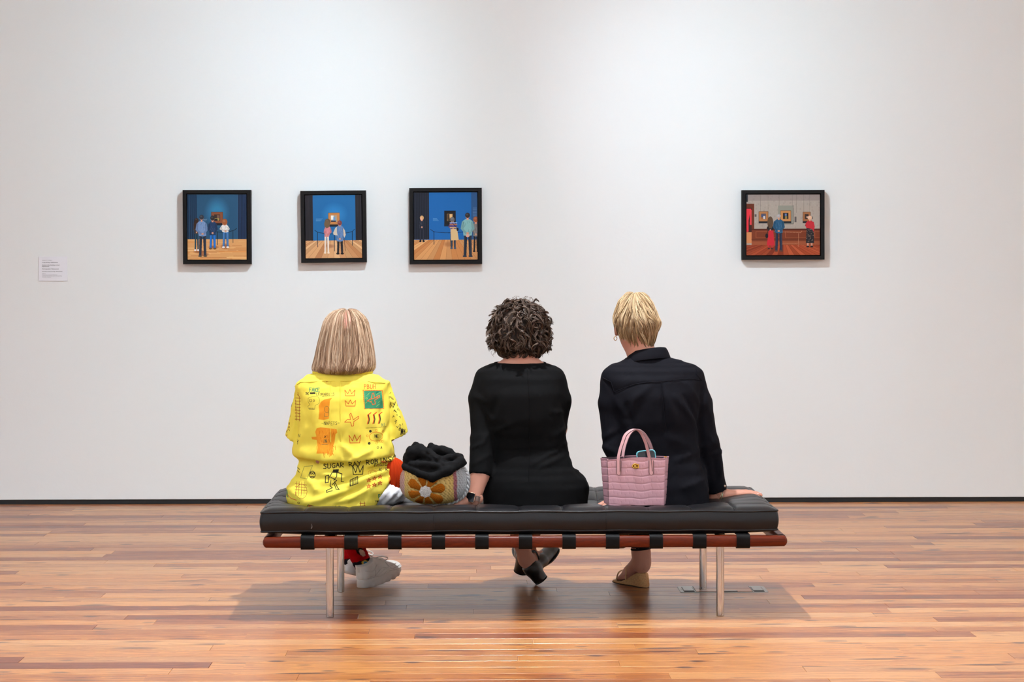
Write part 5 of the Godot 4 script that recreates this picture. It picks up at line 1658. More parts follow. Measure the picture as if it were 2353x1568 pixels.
# ------------------------------------------------------------------ woman in the black dress
func build_black() -> void:
	var o := person_node("person with dark curly hair in a black dress, seated in the middle of the bench", Vector3(0.19, 0, -9.93))
	var hc := Vector3(-0.03, 1.075, -0.012)
	var torso := [[0.939, -0.033, 0.106, 0.016, 0.058], [0.927, -0.032, 0.132, 0.016, 0.07], [0.908, -0.035, 0.155, 0.018, 0.083], [0.872, -0.033, 0.163, 0.022, 0.098], [0.812, -0.03, 0.162, 0.03, 0.108], [0.729, -0.022, 0.158, 0.028, 0.11], [0.678, -0.016, 0.160, 0.02, 0.108], [0.640, -0.008, 0.156, 0.014, 0.104], [0.610, -0.004, 0.159, 0.01, 0.106], [0.592, -0.002, 0.156, 0.008, 0.106], [0.538, 0.006, 0.166, 0.01, 0.118], [0.514, 0.012, 0.186, 0.01, 0.127], [0.479, 0.020, 0.201, 0.012, 0.138], [0.449, 0.026, 0.206, 0.012, 0.145], [0.376, 0.027, 0.204, 0.012, 0.148]]
	var body := MB.new()
	var inner := [[0.985, -0.028, 0.052, 0.004, 0.055], [0.962, -0.028, 0.060, 0.008, 0.055], [0.947, -0.03, 0.083, 0.012, 0.055], [0.936, -0.032, 0.100, 0.014, 0.054]]
	for i in range(1, torso.size()):
		var r: Array = torso[i]
		inner.append([r[0] - 0.004, r[1], r[2] - 0.022, r[3], r[4] - 0.02])
	var xa := Transform3D(aim(Vector3(0.34, 0.40, -0.8), Vector3(-0.6, 0.8, 0.2)), Vector3(0.052, 0.030, -0.51))
	var xb := Transform3D(aim(Vector3(-0.02, 0.30, -0.85), Vector3(0.25, 0.9, 0.25)), Vector3(-0.018, 0.052, -0.63))
	var bp := [loft(inner, 0.02, 2.1), cap(Vector3(-0.165, 0.86, 0.005), Vector3(-0.178, 0.65, 0.05), 0.036, 0.034), cap(Vector3(-0.178, 0.65, 0.05), Vector3(-0.190, 0.51, 0.09), 0.036, 0.038), cap(Vector3(-0.190, 0.51, 0.09), Vector3(-0.217, 0.412, 0.118), 0.0385, 0.0275, 0.008),
		cap(Vector3(0.1, 0.86, 0.0), Vector3(0.11, 0.68, -0.02), 0.04, 0.036), cap(Vector3(0.11, 0.68, -0.02), Vector3(0.01, 0.54, -0.24), 0.036, 0.026),
		cap(Vector3(-0.08, 0.44, -0.02), Vector3(-0.1, 0.465, -0.44), 0.07, 0.052), cap(Vector3(-0.1, 0.465, -0.44), xa * Vector3(0.002, 0.095, 0), 0.05, 0.03, 0.01), cap(xa * Vector3(0.002, 0.095, 0), xa * Vector3(0.004, 0.055, 0), 0.03, 0.027, 0.02), cap(xa * Vector3(0.02, 0.07, 0), xa * Vector3(0.12, 0.04, 0), 0.03, 0.024, 0.02),
		cap(Vector3(0.1, 0.44, -0.02), Vector3(0.1, 0.465, -0.45), 0.07, 0.052), cap(Vector3(0.1, 0.465, -0.45), xb * Vector3(0.002, 0.095, 0), 0.05, 0.03, 0.01), cap(xb * Vector3(0.002, 0.095, 0), xb * Vector3(0.004, 0.055, 0), 0.03, 0.027, 0.02), cap(xb * Vector3(0.02, 0.07, 0), xb * Vector3(0.12, 0.04, 0), 0.03, 0.024, 0.02)]
	nets(body, bp, Vector3(-0.29, 0.03, -0.78), Vector3(0.28, 1.0, 0.2), 0.0125)
	add_head(body, hc, Vector3(-0.03, 0.93, 0.008))
	add_hand(body, Transform3D(aim(Vector3(-0.96, -0.06, 0.12), Vector3(0, 1, 0.1)), Vector3(-0.236, 0.401, 0.118)), -1.0, 0.2)
	add_hand(body, Transform3D(aim(Vector3(-0.6, -0.1, -0.6)), Vector3(0.0, 0.535, -0.25)), -1.0, 0.4)
	part("body", body.mesh(), skin(), o)
	add_face(o, hc)
	var black := cloth(7, 7, 8, 0.85)
	var dp := [loft(torso, 0.02), cap(Vector3(-0.158, 0.868, 0.005), Vector3(-0.182, 0.80, 0.015), 0.05, 0.051, 0.03), cap(Vector3(-0.182, 0.80, 0.015), Vector3(-0.179, 0.65, 0.05), 0.051, 0.046, 0.015), cone(Vector3(-0.179, 0.65, 0.05), Vector3(-0.190, 0.503, 0.09), 0.048, 0.0455, 0.015),
		cap(Vector3(0.094, 0.868, 0.0), Vector3(0.116, 0.79, 0.0), 0.05, 0.05, 0.03), cap(Vector3(0.116, 0.79, 0.0), Vector3(0.110, 0.69, -0.02), 0.05, 0.043, 0.015), cone(Vector3(0.110, 0.69, -0.02), Vector3(0.04, 0.585, -0.18), 0.045, 0.04, 0.015),
		ball(Vector3(0.13, 0.44, -0.06), Vector3(0.105, 0.068, 0.14), 0.03), cap(Vector3(-0.08, 0.445, -0.06), Vector3(-0.09, 0.465, -0.45), 0.085, 0.068), cap(Vector3(0.12, 0.45, -0.1), Vector3(0.09, 0.465, -0.45), 0.085, 0.068), cone(Vector3(0, 0.46, -0.42), Vector3(0, 0.36, -0.5), 0.15, 0.15, 0.03)]
	var d := MB.new()
	var f := nets(d, dp, Vector3(-0.28, 0.33, -0.58), Vector3(0.29, 0.97, 0.2), 0.009)
	var cr := []
	for a in [[190, 800, 260, 900, 0.008, 0.005], [150, 740, 215, 780, 0.008, 0.005], [120, 1080, 200, 1040, 0.007, 0.005], [240, 960, 180, 1080, 0.008, 0.004], [130, 1180, 240, 1120, 0.008, 0.004], [290, 1090, 640, 1090, 0.007, -0.003], [640, 1090, 745, 1070, 0.008, -0.006], [560, 1200, 755, 1120, 0.010, 0.006], [520, 1180, 740, 1060, 0.009, 0.005], [720, 850, 640, 840, 0.008, 0.005], [735, 960, 640, 1010, 0.009, 0.004], [280, 960, 380, 920, 0.01, 0.005], [790, 1210, 850, 1290, 0.007, -0.005], [830, 1240, 880, 1350, 0.008, 0.005], [260, 860, 300, 700, 0.012, -0.005]]:
		cr.append(crease(1, a))
	fold(d, f, cr, 0.003, 10.0, 12)
	var dress := part("dress", d.mesh(), black, o)
	part("centre_seam", stitch(dp, pl(1, [485, 552, 500, 800, 498, 1100, 490, 1300]), 0.0013, 0.0005), black, dress)
	var nk := MB.new()
	var np := []
	for k in 33:
		var a := lerpf(-PI, PI, k / 32.0)
		np.append(Vector3(-0.033 + sin(a) * 0.1, 0.939 - 0.004 * cos(a), 0.016 + cos(a) * 0.0555))
	nk.tube(np, 0.0032, 6, false)
	part("neckline", nk.mesh(), black, dress)
	# curls
	var rows := [[1.200, -0.027, 0.004], [1.196, -0.027, 0.04], [1.166, -0.027, 0.078], [1.137, -0.030, 0.098], [1.102, -0.035, 0.113], [1.081, -0.034, 0.118], [1.051, -0.039, 0.12], [1.027, -0.037, 0.12], [0.996, -0.032, 0.112], [0.979, -0.027, 0.088], [0.968, -0.027, 0.06]]
	var hair := MB.new()
	hair.use_c = true
	hair.grid(40, 30, func(a, t): return hull(rows, t, -(-PI + a * TAU) if t < 0.33 else -lerpf(-2.3, 2.3, a), 1.0, 0.0, 0.02), null, func(_a, _t): return lin(40, 31, 27))
	var tones := [lin(52, 39, 32), lin(66, 50, 41), lin(40, 31, 26), lin(80, 62, 50), lin(58, 44, 37), lin(96, 80, 70)]
	for k in 330:  # locks of several hairs that curl together
		var fa := rng.randf_range(-2.35, 2.35)
		var s := rng.randf_range(0.0, 0.9)
		var root := hull(rows, s, fa, 1.0, 0.0, rng.randf_range(0.010, 0.03))
		var tip := hull(rows, minf(1.0, s + rng.randf_range(0.14, 0.34)), fa + rng.randf_range(-0.35, 0.35), 1.0, 0.0, rng.randf_range(-0.014, 0.004))
		var ax := (tip - root).normalized()
		var u := ax.cross(Vector3(0.2, 0.3, 0.93)).normalized()
		var w := ax.cross(u)
		var rad := rng.randf_range(0.006, 0.013)
		var turns := rng.randf_range(0.7, 1.7) * (1.0 if rng.randf() < 0.5 else -1.0)
		var ph := rng.randf() * TAU
		var grey := absf(fa) < 0.9 and s < 0.6 and rng.randf() < 0.16
		var base: Color = lin(112, 98, 90) if grey else tones[rng.randi() % 6]
		for h in 6:
			var pts := []
			var n := 15
			var dr := rng.randf_range(-0.0035, 0.0035)
			var dph := rng.randf_range(-0.35, 0.35)
			var dl := rng.randf_range(-0.004, 0.004)
			for i in n:
				var t := float(i) / (n - 1)
				var r := (rad + dr) * minf(1.0, t * 3.0 + 0.2)
				pts.append(root.lerp(tip, t) + ax * dl + (u * cos(ph + dph + t * turns * TAU) + w * sin(ph + dph + t * turns * TAU)) * r)
			strand(hair, pts, rng.randf_range(0.0010, 0.0020), base.lerp(tones[rng.randi() % 6], 0.35))
	for k in 150:  # loose fine hairs round the outline
		var fa := rng.randf_range(-2.2, 2.2)
		var s := rng.randf_range(0.05, 0.85)
		var q := hull(rows, s, fa, 1.0, 0.0, 0.005)
		var dir := (q - Vector3(-0.03, 1.08, 0)).normalized()
		var sidev := dir.cross(Vector3(0, 0, 1)).normalized()
		var pts := []
		var a0 := rng.randf() * TAU
		for i in 8:
			var t := i / 7.0
			pts.append(q + dir * (0.013 * sin(t * 2.2)) * rng.randf_range(0.8, 1.0) + sidev * (0.006 * cos(a0 + t * 4.0)) + Vector3(0, -0.02 * t * t, 0))
		strand(hair, pts, 0.0006, lin(78, 62, 52))
	part("hair", hair.mesh(), vmat(0.45, 0.3), o)
	# watch
	var wr := Vector3(-0.2145, 0.421, 0.1155)
	var up := (Vector3(-0.190, 0.51, 0.09) - Vector3(-0.217, 0.408, 0.118)).normalized()
	var wb := Basis(Vector3.UP, -0.25)
	var ang := -0.22
	var zax := Vector3(sin(ang), 0.1, cos(ang)).normalized()
	var yax := (up - zax * up.dot(zax)).normalized()
	wb = Basis(yax.cross(zax), yax, zax)
	var watch := Node3D.new()
	watch.name = "watch"
	o.add_child(watch, true)
	watch.transform = Transform3D(wb, wr)
	watch.set_meta("label", "square smart watch with rose gold case and metal link band")
	var rose := mat(206, 158, 136, 0.25, 1.0)
	var cs := MB.new()
	var per := perimeter(0.0175, 0.0195, 0.007)
	cs.grid(per.size(), 5, func(a, b):
		var p: Vector2 = per[int(round(a * per.size())) % per.size()]
		var k := int(round(b * 5))
		var s: float = [0.0, 0.92, 1.0, 1.0, 0.93, 0.0][k]
		return Vector3(p.x * s, p.y * s, [-0.001, -0.001, 0.002, 0.007, 0.0095, 0.0095][k]))
	part("case", cs.mesh(), rose, watch, Vector3(-0.004, 0, 0.029))
	var scr := MB.new()
	var per2 := perimeter(0.0152, 0.0172, 0.0055)
	scr.grid(per2.size(), 4, func(a, b):
		var p: Vector2 = per2[int(round(a * per2.size())) % per2.size()]
		var k := int(round(b * 4))
		return Vector3(p.x, p.y, 0) * [1.0, 0.97, 0.95, 0.9, 0.0][k] + Vector3(0, 0, [0.009, 0.0103, 0.0104, 0.0104, 0.0104][k]))
	part("screen", scr.mesh(), mat(22, 22, 26, 0.12), watch, Vector3(-0.004, 0, 0.029))
	var crn := MB.new()
	crn.tube([Vector3(0.004, -0.019, 0.033), Vector3(0.004, -0.0225, 0.033)], 0.0032, 10)
	part("crown", crn.mesh(), rose, watch)
	for k in 16:
		var a := lerpf(0.62, TAU - 0.62, k / 15.0)
		var ln := part("link", boxm(Vector3(0.010, 0.021, 0.003), 0.0008), mat(188, 160, 148, 0.3, 0.9), watch, Vector3(sin(a) * 0.0315 - 0.001, 0, cos(a) * 0.0315), Basis(Vector3.UP, a))
		ln.name = "link_%03d" % k if k > 0 else "link"
	var leath := mat(20, 20, 21, 0.35)
	pump(o, xa, leath)
	pump(o, xb, leath)

func pump(o: Node3D, x: Transform3D, m: Material) -> void:
	var r := Node3D.new()
	r.name = "shoe"
	o.add_child(r, true)
	r.transform = x
	var u := MB.new()
	nets(u, [cap(Vector3(0.0, 0.05, 0), Vector3(0.045, 0.042, 0), 0.034, 0.033, 0.02), cap(Vector3(0.08, 0.034, 0), Vector3(0.155, 0.024, 0), 0.036, 0.032, 0.03), ball(Vector3(0.185, 0.022, 0), Vector3(0.045, 0.022, 0.036), 0.02), cone(Vector3(0.0, 0.05, 0), Vector3(-0.004, 0.088, 0), 0.035, 0.033, 0.01), plane(Vector3(-0.15, -1, 0), Vector3(0.0, 0.022, 0)), plane(Vector3(-0.12, 1, 0), Vector3(0, 0.074, 0)), cone(Vector3(0.001, 0.04, 0), Vector3(0.003, -0.013, 0), 0.033, 0.0295, 0.012)], Vector3(-0.05, -0.02, -0.05), Vector3(0.24, 0.11, 0.05), 0.0045)
	part("upper", u.mesh(), m, r)
	var s := MB.new()
	s.tube(spline([Vector3(-0.026, 0.024, 0), Vector3(0.04, 0.022, 0), Vector3(0.1, 0.004, 0), Vector3(0.17, 0.0, 0), Vector3(0.222, 0.006, 0)], 4), [0.008, 0.024, 0.029, 0.030, 0.030, 0.031, 0.031, 0.032, 0.033, 0.035, 0.036, 0.036, 0.036, 0.034, 0.03, 0.024, 0.01], 16, true, Color.WHITE, 0.16, Vector3.UP)
	part("sole", s.mesh(), m, r)
	var h := MB.new()
	h.tube([Vector3(0.003, -0.012, 0), Vector3(0.003, -0.0165, 0)], [0.0298, 0.0296], 22, true, Color.WHITE, 1.0, Vector3.RIGHT)
	part("heel_tip", h.mesh(), m, r)
	var st := MB.new()
	st.tube(spline([Vector3(0.03, 0.06, 0.034), Vector3(0.06, 0.085, 0.022), Vector3(0.07, 0.092, 0), Vector3(0.06, 0.085, -0.022), Vector3(0.03, 0.06, -0.034)], 5), 0.005, 8, true, Color.WHITE, 0.5)
	part("strap", st.mesh(), m, r)

# ------------------------------------------------------------------ woman in the navy jacket
func build_navy() -> void:
	var o := person_node("person with short blond hair and dark navy jacket, seated at right end of bench", Vector3(0.68, 0, -9.93))
	var hc := Vector3(-0.066, 1.09, -0.012)
	var torso := [[0.962, -0.022, 0.085, 0.01, 0.062], [0.945, -0.006, 0.118, 0.012, 0.072], [0.929, 0.004, 0.15, 0.014, 0.08], [0.905, 0.004, 0.176, 0.018, 0.092], [0.866, 0.0, 0.182, 0.024, 0.104], [0.801, 0.004, 0.172, 0.03, 0.112], [0.717, 0.009, 0.166, 0.028, 0.112], [0.658, 0.012, 0.164, 0.02, 0.11], [0.580, 0.018, 0.17, 0.012, 0.114], [0.509, 0.026, 0.182, 0.01, 0.126], [0.449, 0.030, 0.186, 0.01, 0.138], [0.376, 0.030, 0.186, 0.01, 0.142]]
	var body := MB.new()
	var inner := [[1.01, -0.05, 0.05, 0.0, 0.052], [0.985, -0.04, 0.054, 0.004, 0.054]]
	for r in torso:
		inner.append([r[0] - 0.006, r[1], r[2] - 0.022, r[3], r[4] - 0.02])
	var bp := [loft(inner, 0.02, 2.2), cap(Vector3(-0.15, 0.86, 0), Vector3(-0.148, 0.62, 0.02), 0.04, 0.036), cap(Vector3(-0.148, 0.62, 0.02), Vector3(-0.075, 0.42, 0.08), 0.036, 0.026),
		cap(Vector3(0.15, 0.86, 0), Vector3(0.205, 0.64, -0.01), 0.04, 0.034), cap(Vector3(0.205, 0.64, -0.01), Vector3(0.262, 0.412, -0.075), 0.034, 0.025),
		cap(Vector3(-0.08, 0.44, -0.02), Vector3(-0.05, 0.465, -0.43), 0.07, 0.05), cap(Vector3(-0.05, 0.465, -0.43), Vector3(-0.02, 0.14, -0.43), 0.05, 0.0335), cap(Vector3(-0.02, 0.14, -0.43), Vector3(-0.018, 0.09, -0.425), 0.0335, 0.036),
		cap(Vector3(0.09, 0.44, -0.02), Vector3(0.03, 0.55, -0.43), 0.07, 0.05), cap(Vector3(0.03, 0.55, -0.43), Vector3(-0.09, 0.30, -0.56), 0.05, 0.03), cap(Vector3(-0.09, 0.30, -0.56), Vector3(-0.11, 0.25, -0.65), 0.03, 0.024)]
	nets(body, bp, Vector3(-0.27, 0.0, -0.72), Vector3(0.33, 1.03, 0.2), 0.011)
	add_head(body, hc, Vector3(-0.04, 0.95, 0.006))
	var fa_ := Transform3D(aim(Vector3(-0.11, 0, -0.19)), Vector3(-0.018, 0.0, -0.43))
	add_foot(body, fa_)
	add_hand(body, Transform3D(aim(Vector3(0.93, 0.02, -0.22), Vector3(-0.1, 1, 0.05)), Vector3(0.276, 0.400, -0.08)), -1.0, 0.1)
	add_hand(body, Transform3D(aim(Vector3(-0.8, -0.05, 0.15)), Vector3(-0.072, 0.396, 0.085)), -1.0, 0.3)
	part("body", body.mesh(), skin(), o)
	add_face(o, hc)
	var dark := cloth(20, 20, 24, 0.8)
	var tr := MB.new()
	nets(tr, [ball(Vector3(-0.08, 0.44, 0.0), Vector3(0.115, 0.065, 0.12), 0.03), ball(Vector3(0.12, 0.44, 0.0), Vector3(0.1, 0.062, 0.12), 0.03), cap(Vector3(-0.09, 0.45, -0.08), Vector3(-0.05, 0.47, -0.43), 0.085, 0.066), cone(Vector3(-0.05, 0.47, -0.43), Vector3(-0.02, 0.157, -0.43), 0.066, 0.04, 0.02), cap(Vector3(0.1, 0.46, -0.08), Vector3(0.03, 0.55, -0.43), 0.085, 0.066), cone(Vector3(0.03, 0.55, -0.43), Vector3(-0.07, 0.31, -0.54), 0.066, 0.045, 0.02)], Vector3(-0.24, 0.13, -0.62), Vector3(0.25, 0.65, 0.15), 0.01)
	var trs := part("trousers", tr.mesh(), dark, o)
	var hem := MB.new()
	var hp := []
	for k in 25:
		hp.append(Vector3(-0.02 + cos(TAU * k / 24.0) * 0.0395, 0.159 + 0.004 * cos(TAU * k / 24.0), -0.43 + sin(TAU * k / 24.0) * 0.0395))
	hem.tube(hp, 0.0045, 8, false)
	part("hem", hem.mesh(), dark, trs)
	var navy := cloth(11, 11, 18, 0.8)
	var jp := [loft(torso, 0.02), cap(Vector3(-0.148, 0.872, 0.0), Vector3(-0.156, 0.78, 0.008), 0.058, 0.058, 0.03), cap(Vector3(-0.156, 0.78, 0.008), Vector3(-0.148, 0.62, 0.02), 0.057, 0.052, 0.015), cone(Vector3(-0.148, 0.62, 0.02), Vector3(-0.088, 0.45, 0.07), 0.052, 0.044, 0.015),
		cap(Vector3(0.145, 0.872, 0.0), Vector3(0.175, 0.78, 0.004), 0.055, 0.054, 0.03), cap(Vector3(0.175, 0.78, 0.004), Vector3(0.206, 0.63, -0.01), 0.054, 0.048, 0.015), cone(Vector3(0.206, 0.63, -0.01), Vector3(0.255, 0.432, -0.07), 0.050, 0.041, 0.015), cone(Vector3(0.250, 0.452, -0.064), Vector3(0.2555, 0.43, -0.071), 0.0435, 0.044, 0.002)]
	var j := MB.new()
	var f := nets(j, jp, Vector3(-0.25, 0.355, -0.18), Vector3(0.33, 0.985, 0.2), 0.008)
	var cr := []
	for a in [[165, 715, 300, 662, 0.006, -0.003], [300, 662, 470, 644, 0.006, -0.003], [470, 644, 620, 630, 0.006, -0.003], [620, 630, 745, 642, 0.006, -0.003], [472, 660, 490, 850, 0.006, -0.008], [490, 850, 505, 970, 0.006, -0.006], [480, 670, 560, 900, 0.016, 0.008], [560, 740, 690, 900, 0.012, 0.008], [640, 660, 730, 800, 0.012, 0.007], [620, 740, 740, 960, 0.009, -0.008], [400, 670, 300, 760, 0.016, 0.007], [250, 800, 270, 930, 0.012, -0.010], [300, 740, 265, 860, 0.014, 0.006], [180, 760, 235, 860, 0.012, 0.006], [110, 640, 150, 700, 0.010, -0.005], [745, 700, 735, 980, 0.009, -0.010], [760, 760, 810, 900, 0.012, 0.005], [790, 1000, 860, 1080, 0.010, 0.007], [840, 1130, 880, 1110, 0.010, 0.008], [870, 1130, 880, 1280, 0.010, 0.007], [830, 1160, 850, 1300, 0.010, -0.006], [740, 1000, 760, 1200, 0.009, -0.009], [520, 1000, 640, 1060, 0.016, 0.006], [560, 1160, 720, 1110, 0.014, 0.006], [620, 1330, 760, 1290, 0.014, 0.006], [105, 1080, 180, 1110, 0.010, 0.006], [110, 1010, 190, 960, 0.012, 0.005]]:
		cr.append(crease(2, a))
	fold(j, f, cr, 0.0035, 9.0, 17)
	var jacket := part("jacket", j.mesh(), navy, o)
	part("yoke_seam", stitch(jp, pl(2, [165, 715, 230, 686, 300, 660, 380, 648, 470, 642, 550, 634, 620, 628, 690, 630, 745, 642]), 0.0013), navy, jacket)
	part("back_pleat", stitch(jp, pl(2, [472, 648, 480, 740, 490, 850, 505, 975]), 0.0016), navy, jacket)
	for sx in [[100, 625, 150, 650, 168, 712], [712, 553, 708, 600, 745, 640]]:
		part("shoulder_seam", stitch(jp, pl(2, sx), 0.0015), navy, jacket)
	# turned-down collar, standing higher on the right
	var col := MB.new()
	var prof := [[0.000, -0.030], [0.003, 0.0], [0.001, 0.020], [0.004, 0.026], [0.010, 0.026], [0.016, 0.016], [0.022, -0.002], [0.026, -0.016], [0.023, -0.017]]
	col.grid(44, 8, func(a, t):
		var fa: float = lerpf(-2.6, 2.6, a)
		var q: Array = prof[8 - int(round(t * 8))]
		var r: float = q[0] + 0.058
		var tilt := 0.010 * sin(fa)
		return Vector3(-0.022 + sin(fa) * (r + 0.006) - 0.010 * sin(fa) * q[1] * 8.0, 0.972 + q[1] + tilt - 0.012 * (1.0 - cos(fa)), 0.008 + cos(fa) * r))
	part("collar", col.mesh(), navy, jacket)
	var btn := MB.new()
	btn.tube([Vector3.ZERO, Vector3(0, 0, 0.003)], 0.0045, 12)
	part("cuff_button", btn.mesh(), mat(196, 170, 150, 0.3), jacket, Vector3(0.284, 0.450, -0.035), Basis(Vector3.UP, 0.8))
	# hair, layered from the crown
	var rows := [[1.217, -0.072, 0.004], [1.212, -0.071, 0.034], [1.182, -0.071, 0.064], [1.152, -0.069, 0.078], [1.122, -0.067, 0.088], [1.096, -0.062, 0.092], [1.069, -0.063, 0.086], [1.040, -0.060, 0.074], [1.012, -0.055, 0.060], [0.996, -0.055, 0.056]]
	var hair := MB.new()
	hair.use_c = true
	hair.grid(40, 30, func(a, t): return hull(rows, t * 0.93, -(-PI + a * TAU) if t < 0.38 else -lerpf(-1.45, 1.45, a), 1.08, 0.0, 0.010), null, func(_a, _t): return lin(140, 112, 80))
	var tones := [lin(204, 178, 138), lin(182, 154, 114), lin(158, 130, 94), lin(218, 196, 160), lin(134, 107, 78), lin(192, 164, 124), lin(168, 142, 108)]
	noise.seed = 91
	noise.frequency = 1.0
	for k in 680:
		var fa := rng.randf_range(-2.6, 2.6)
		var s0 := rng.randf_range(0.0, 0.74) if k % 5 > 0 else rng.randf_range(0.0, 0.12)
		var ln := rng.randf_range(0.20, 0.40)
		var s1 := s0 + ln
		var lim := 1.05 if absf(fa) < 1.3 else (0.72 if absf(fa) < 2.0 else 0.45)
		if s1 > lim:
			s1 = lim - rng.randf_range(0.0, 0.10)
			s0 = maxf(0.0, s1 - ln)
		var swirl := 0.30 * sin(fa * 2.6 + 0.6) + 0.5 * noise.get_noise_2d(fa * 3.0, s0 * 4.0)
		var lift := rng.randf_range(0.001, 0.010)
		var wide := rng.randf_range(0.05, 0.10)
		var base: Color = tones[rng.randi() % 7]
		if s0 > 0.42 and rng.randf() < 0.5:
			base = lin(118, 90, 62)
		for h in 8:
			var off := rng.randf_range(-1.0, 1.0)
			var dep := rng.randf_range(-0.002, 0.002)
			var ends := s1 - rng.randf_range(0.0, 0.05)
			var pts := []
			for i in 9:
				var t := i / 8.0
				var s := lerpf(s0, ends, t)
				var over := maxf(0.0, s - 1.0)
				var q := hull(rows, s, fa + swirl * t * t + off * wide * (1.0 - 0.75 * t), 1.08, 0.0, 0.008 - lift * sin(t * 2.4) + dep)
				pts.append(q + Vector3(0, -over * 0.2, 0))
			strand(hair, pts, rng.randf_range(0.0007, 0.0013), base.lerp(tones[rng.randi() % 7], 0.3))
	part("hair", hair.mesh(), vmat(0.45, 0.45), o)
	# earring and bangles
	var gold := mat(214, 176, 96, 0.22, 1.0)
	var er := MB.new()
	var ep := []
	for k in 21:
		var a := TAU * k / 20.0
		ep.append(Vector3(cos(a) * 0.006, sin(a) * 0.0075, sin(a) * 0.002))
	er.tube(ep, 0.0014, 8, false)
	part("earring", er.mesh(), gold, o, hc + Vector3(-0.082, -0.056, 0.006))
	var hs := part("bangle", bangle(0.030), mat(206, 190, 150, 0.25, 1.0), o, Vector3(0.262, 0.406, -0.076), aim(Vector3(0.85, -0.35, -0.2)))
	part("bangle", bangle(0.0295), mat(180, 196, 176, 0.25, 1.0), o, Vector3(0.269, 0.404, -0.078), aim(Vector3(0.9, -0.25, -0.2)))
	hs.set_meta("label", "thin metal bangle")
	# fingernails
	var nail := MB.new()
	nail.tube([Vector3(0, 0, 0), Vector3(0.004, 0, 0), Vector3(0.010, -0.0005, 0), Vector3(0.012, -0.001, 0)], [0.003, 0.0048, 0.0046, 0.002], 10, true, Color.WHITE, 0.25, Vector3.UP)
	var hb := aim(Vector3(0.93, 0.02, -0.22), Vector3(-0.1, 1, 0.05))
	for q in [[0.131, -0.0385], [0.152, -0.0136]]:
		part("fingernail", nail.mesh(), mat(232, 196, 190, 0.25), o, Vector3(0.276, 0.400, -0.08) + hb * Vector3(q[0], 0.0132, -q[1]), hb)
	wedge(o, Transform3D(aim(Vector3(-0.11, 0, -0.19)), Vector3(-0.018, 0.0, -0.43)))
	wedge(o, Transform3D(aim(Vector3(-0.1, -0.45, -0.7), Vector3(0.1, 0.8, -0.4)), Vector3(-0.085, 0.225, -0.54)))

func bangle(r: float) -> ArrayMesh:
	var m := MB.new()
	var p := []
	for k in 33:
		var a := TAU * k / 32.0
		p.append(Vector3(0, cos(a) * r, sin(a) * r))
	m.tube(p, 0.0016, 8, false)
	return m.mesh()

func wedge(o: Node3D, x: Transform3D) -> void:  # cork wedge sandal, toe along +x, heel under the ankle
	var r := Node3D.new()
	r.name = "sandal"
	o.add_child(r, true)
	r.transform = x
	var m := MB.new()
	m.grid(24, 16, func(a, b):
		# section rounds the outline in plan; u along the length
		var q := sq(b * TAU, 5.0)
		var xx: float = lerpf(-0.035, 0.185, a)
		var w: float = (0.026 + 0.012 * smoothstep(0.3, 0.75, a)) * sqrt(maxf(0.0, 1.0 - pow(absf(a * 2.0 - 1.0), 9.0)))
		var top: float = lerpf(0.062, 0.014, smoothstep(0.12, 0.72, a))
		var bot := 0.002 + 0.006 * pow(a, 4.0)
		return Vector3(xx + (0.006 * q.y if a < 0.1 else 0.0), lerpf(bot, top, q.y * 0.5 + 0.5), q.x * w))
	var cork := mat(198, 148, 96, 0.75)
	var ct := Paint.new(128, 128, C(200, 152, 100))
	for k in 900:
		ct.ell(rng.randf(), rng.randf(), rng.randf_range(0.005, 0.02), rng.randf_range(0.003, 0.01), [C(150, 100, 58), C(218, 174, 122), C(120, 78, 44)][k % 3], 0.7)
	cork.albedo_color = Color.WHITE
	cork.albedo_texture = ct.tex()
	cork.uv1_triplanar = true
	cork.uv1_scale = Vector3(12, 12, 12)
	part("cork_wedge", m.mesh(), cork, r)
	var s := MB.new()
	s.grid(20, 12, func(a, b):
		var q := sq(b * TAU, 4.0)
		var xx: float = lerpf(-0.037, 0.188, a)
		var w: float = (0.027 + 0.012 * smoothstep(0.3, 0.75, a)) * sqrt(maxf(0.0, 1.0 - pow(absf(a * 2.0 - 1.0), 9.0)))
		return Vector3(xx, 0.0015 + 0.006 * pow(a, 4.0) + q.y * 0.002, q.x * w))
	part("outsole", s.mesh(), mat(86, 64, 46, 0.7), r)
	var gold := mat(196, 160, 120, 0.4, 0.3)
	var st := MB.new()
	for sx in [[0.062, 0.05, 0.098], [0.128, 0.03, 0.056]]:
		var pts := []
		for k in 13:
			var a := PI * k / 12.0
			pts.append(Vector3(sx[0] + 0.012 * sin(a), sx[1] * 0.5 + sin(a) * sx[2] * 0.72, cos(a) * 0.037))
		st.tube(pts, 0.0035, 8, true, Color.WHITE, 0.5)
	st.tube(spline([Vector3(0.012, 0.06, 0.03), Vector3(0.05, 0.085, 0.034), Vector3(0.08, 0.07, 0.03)], 5), 0.003, 8)
	part("strap", st.mesh(), gold, r)

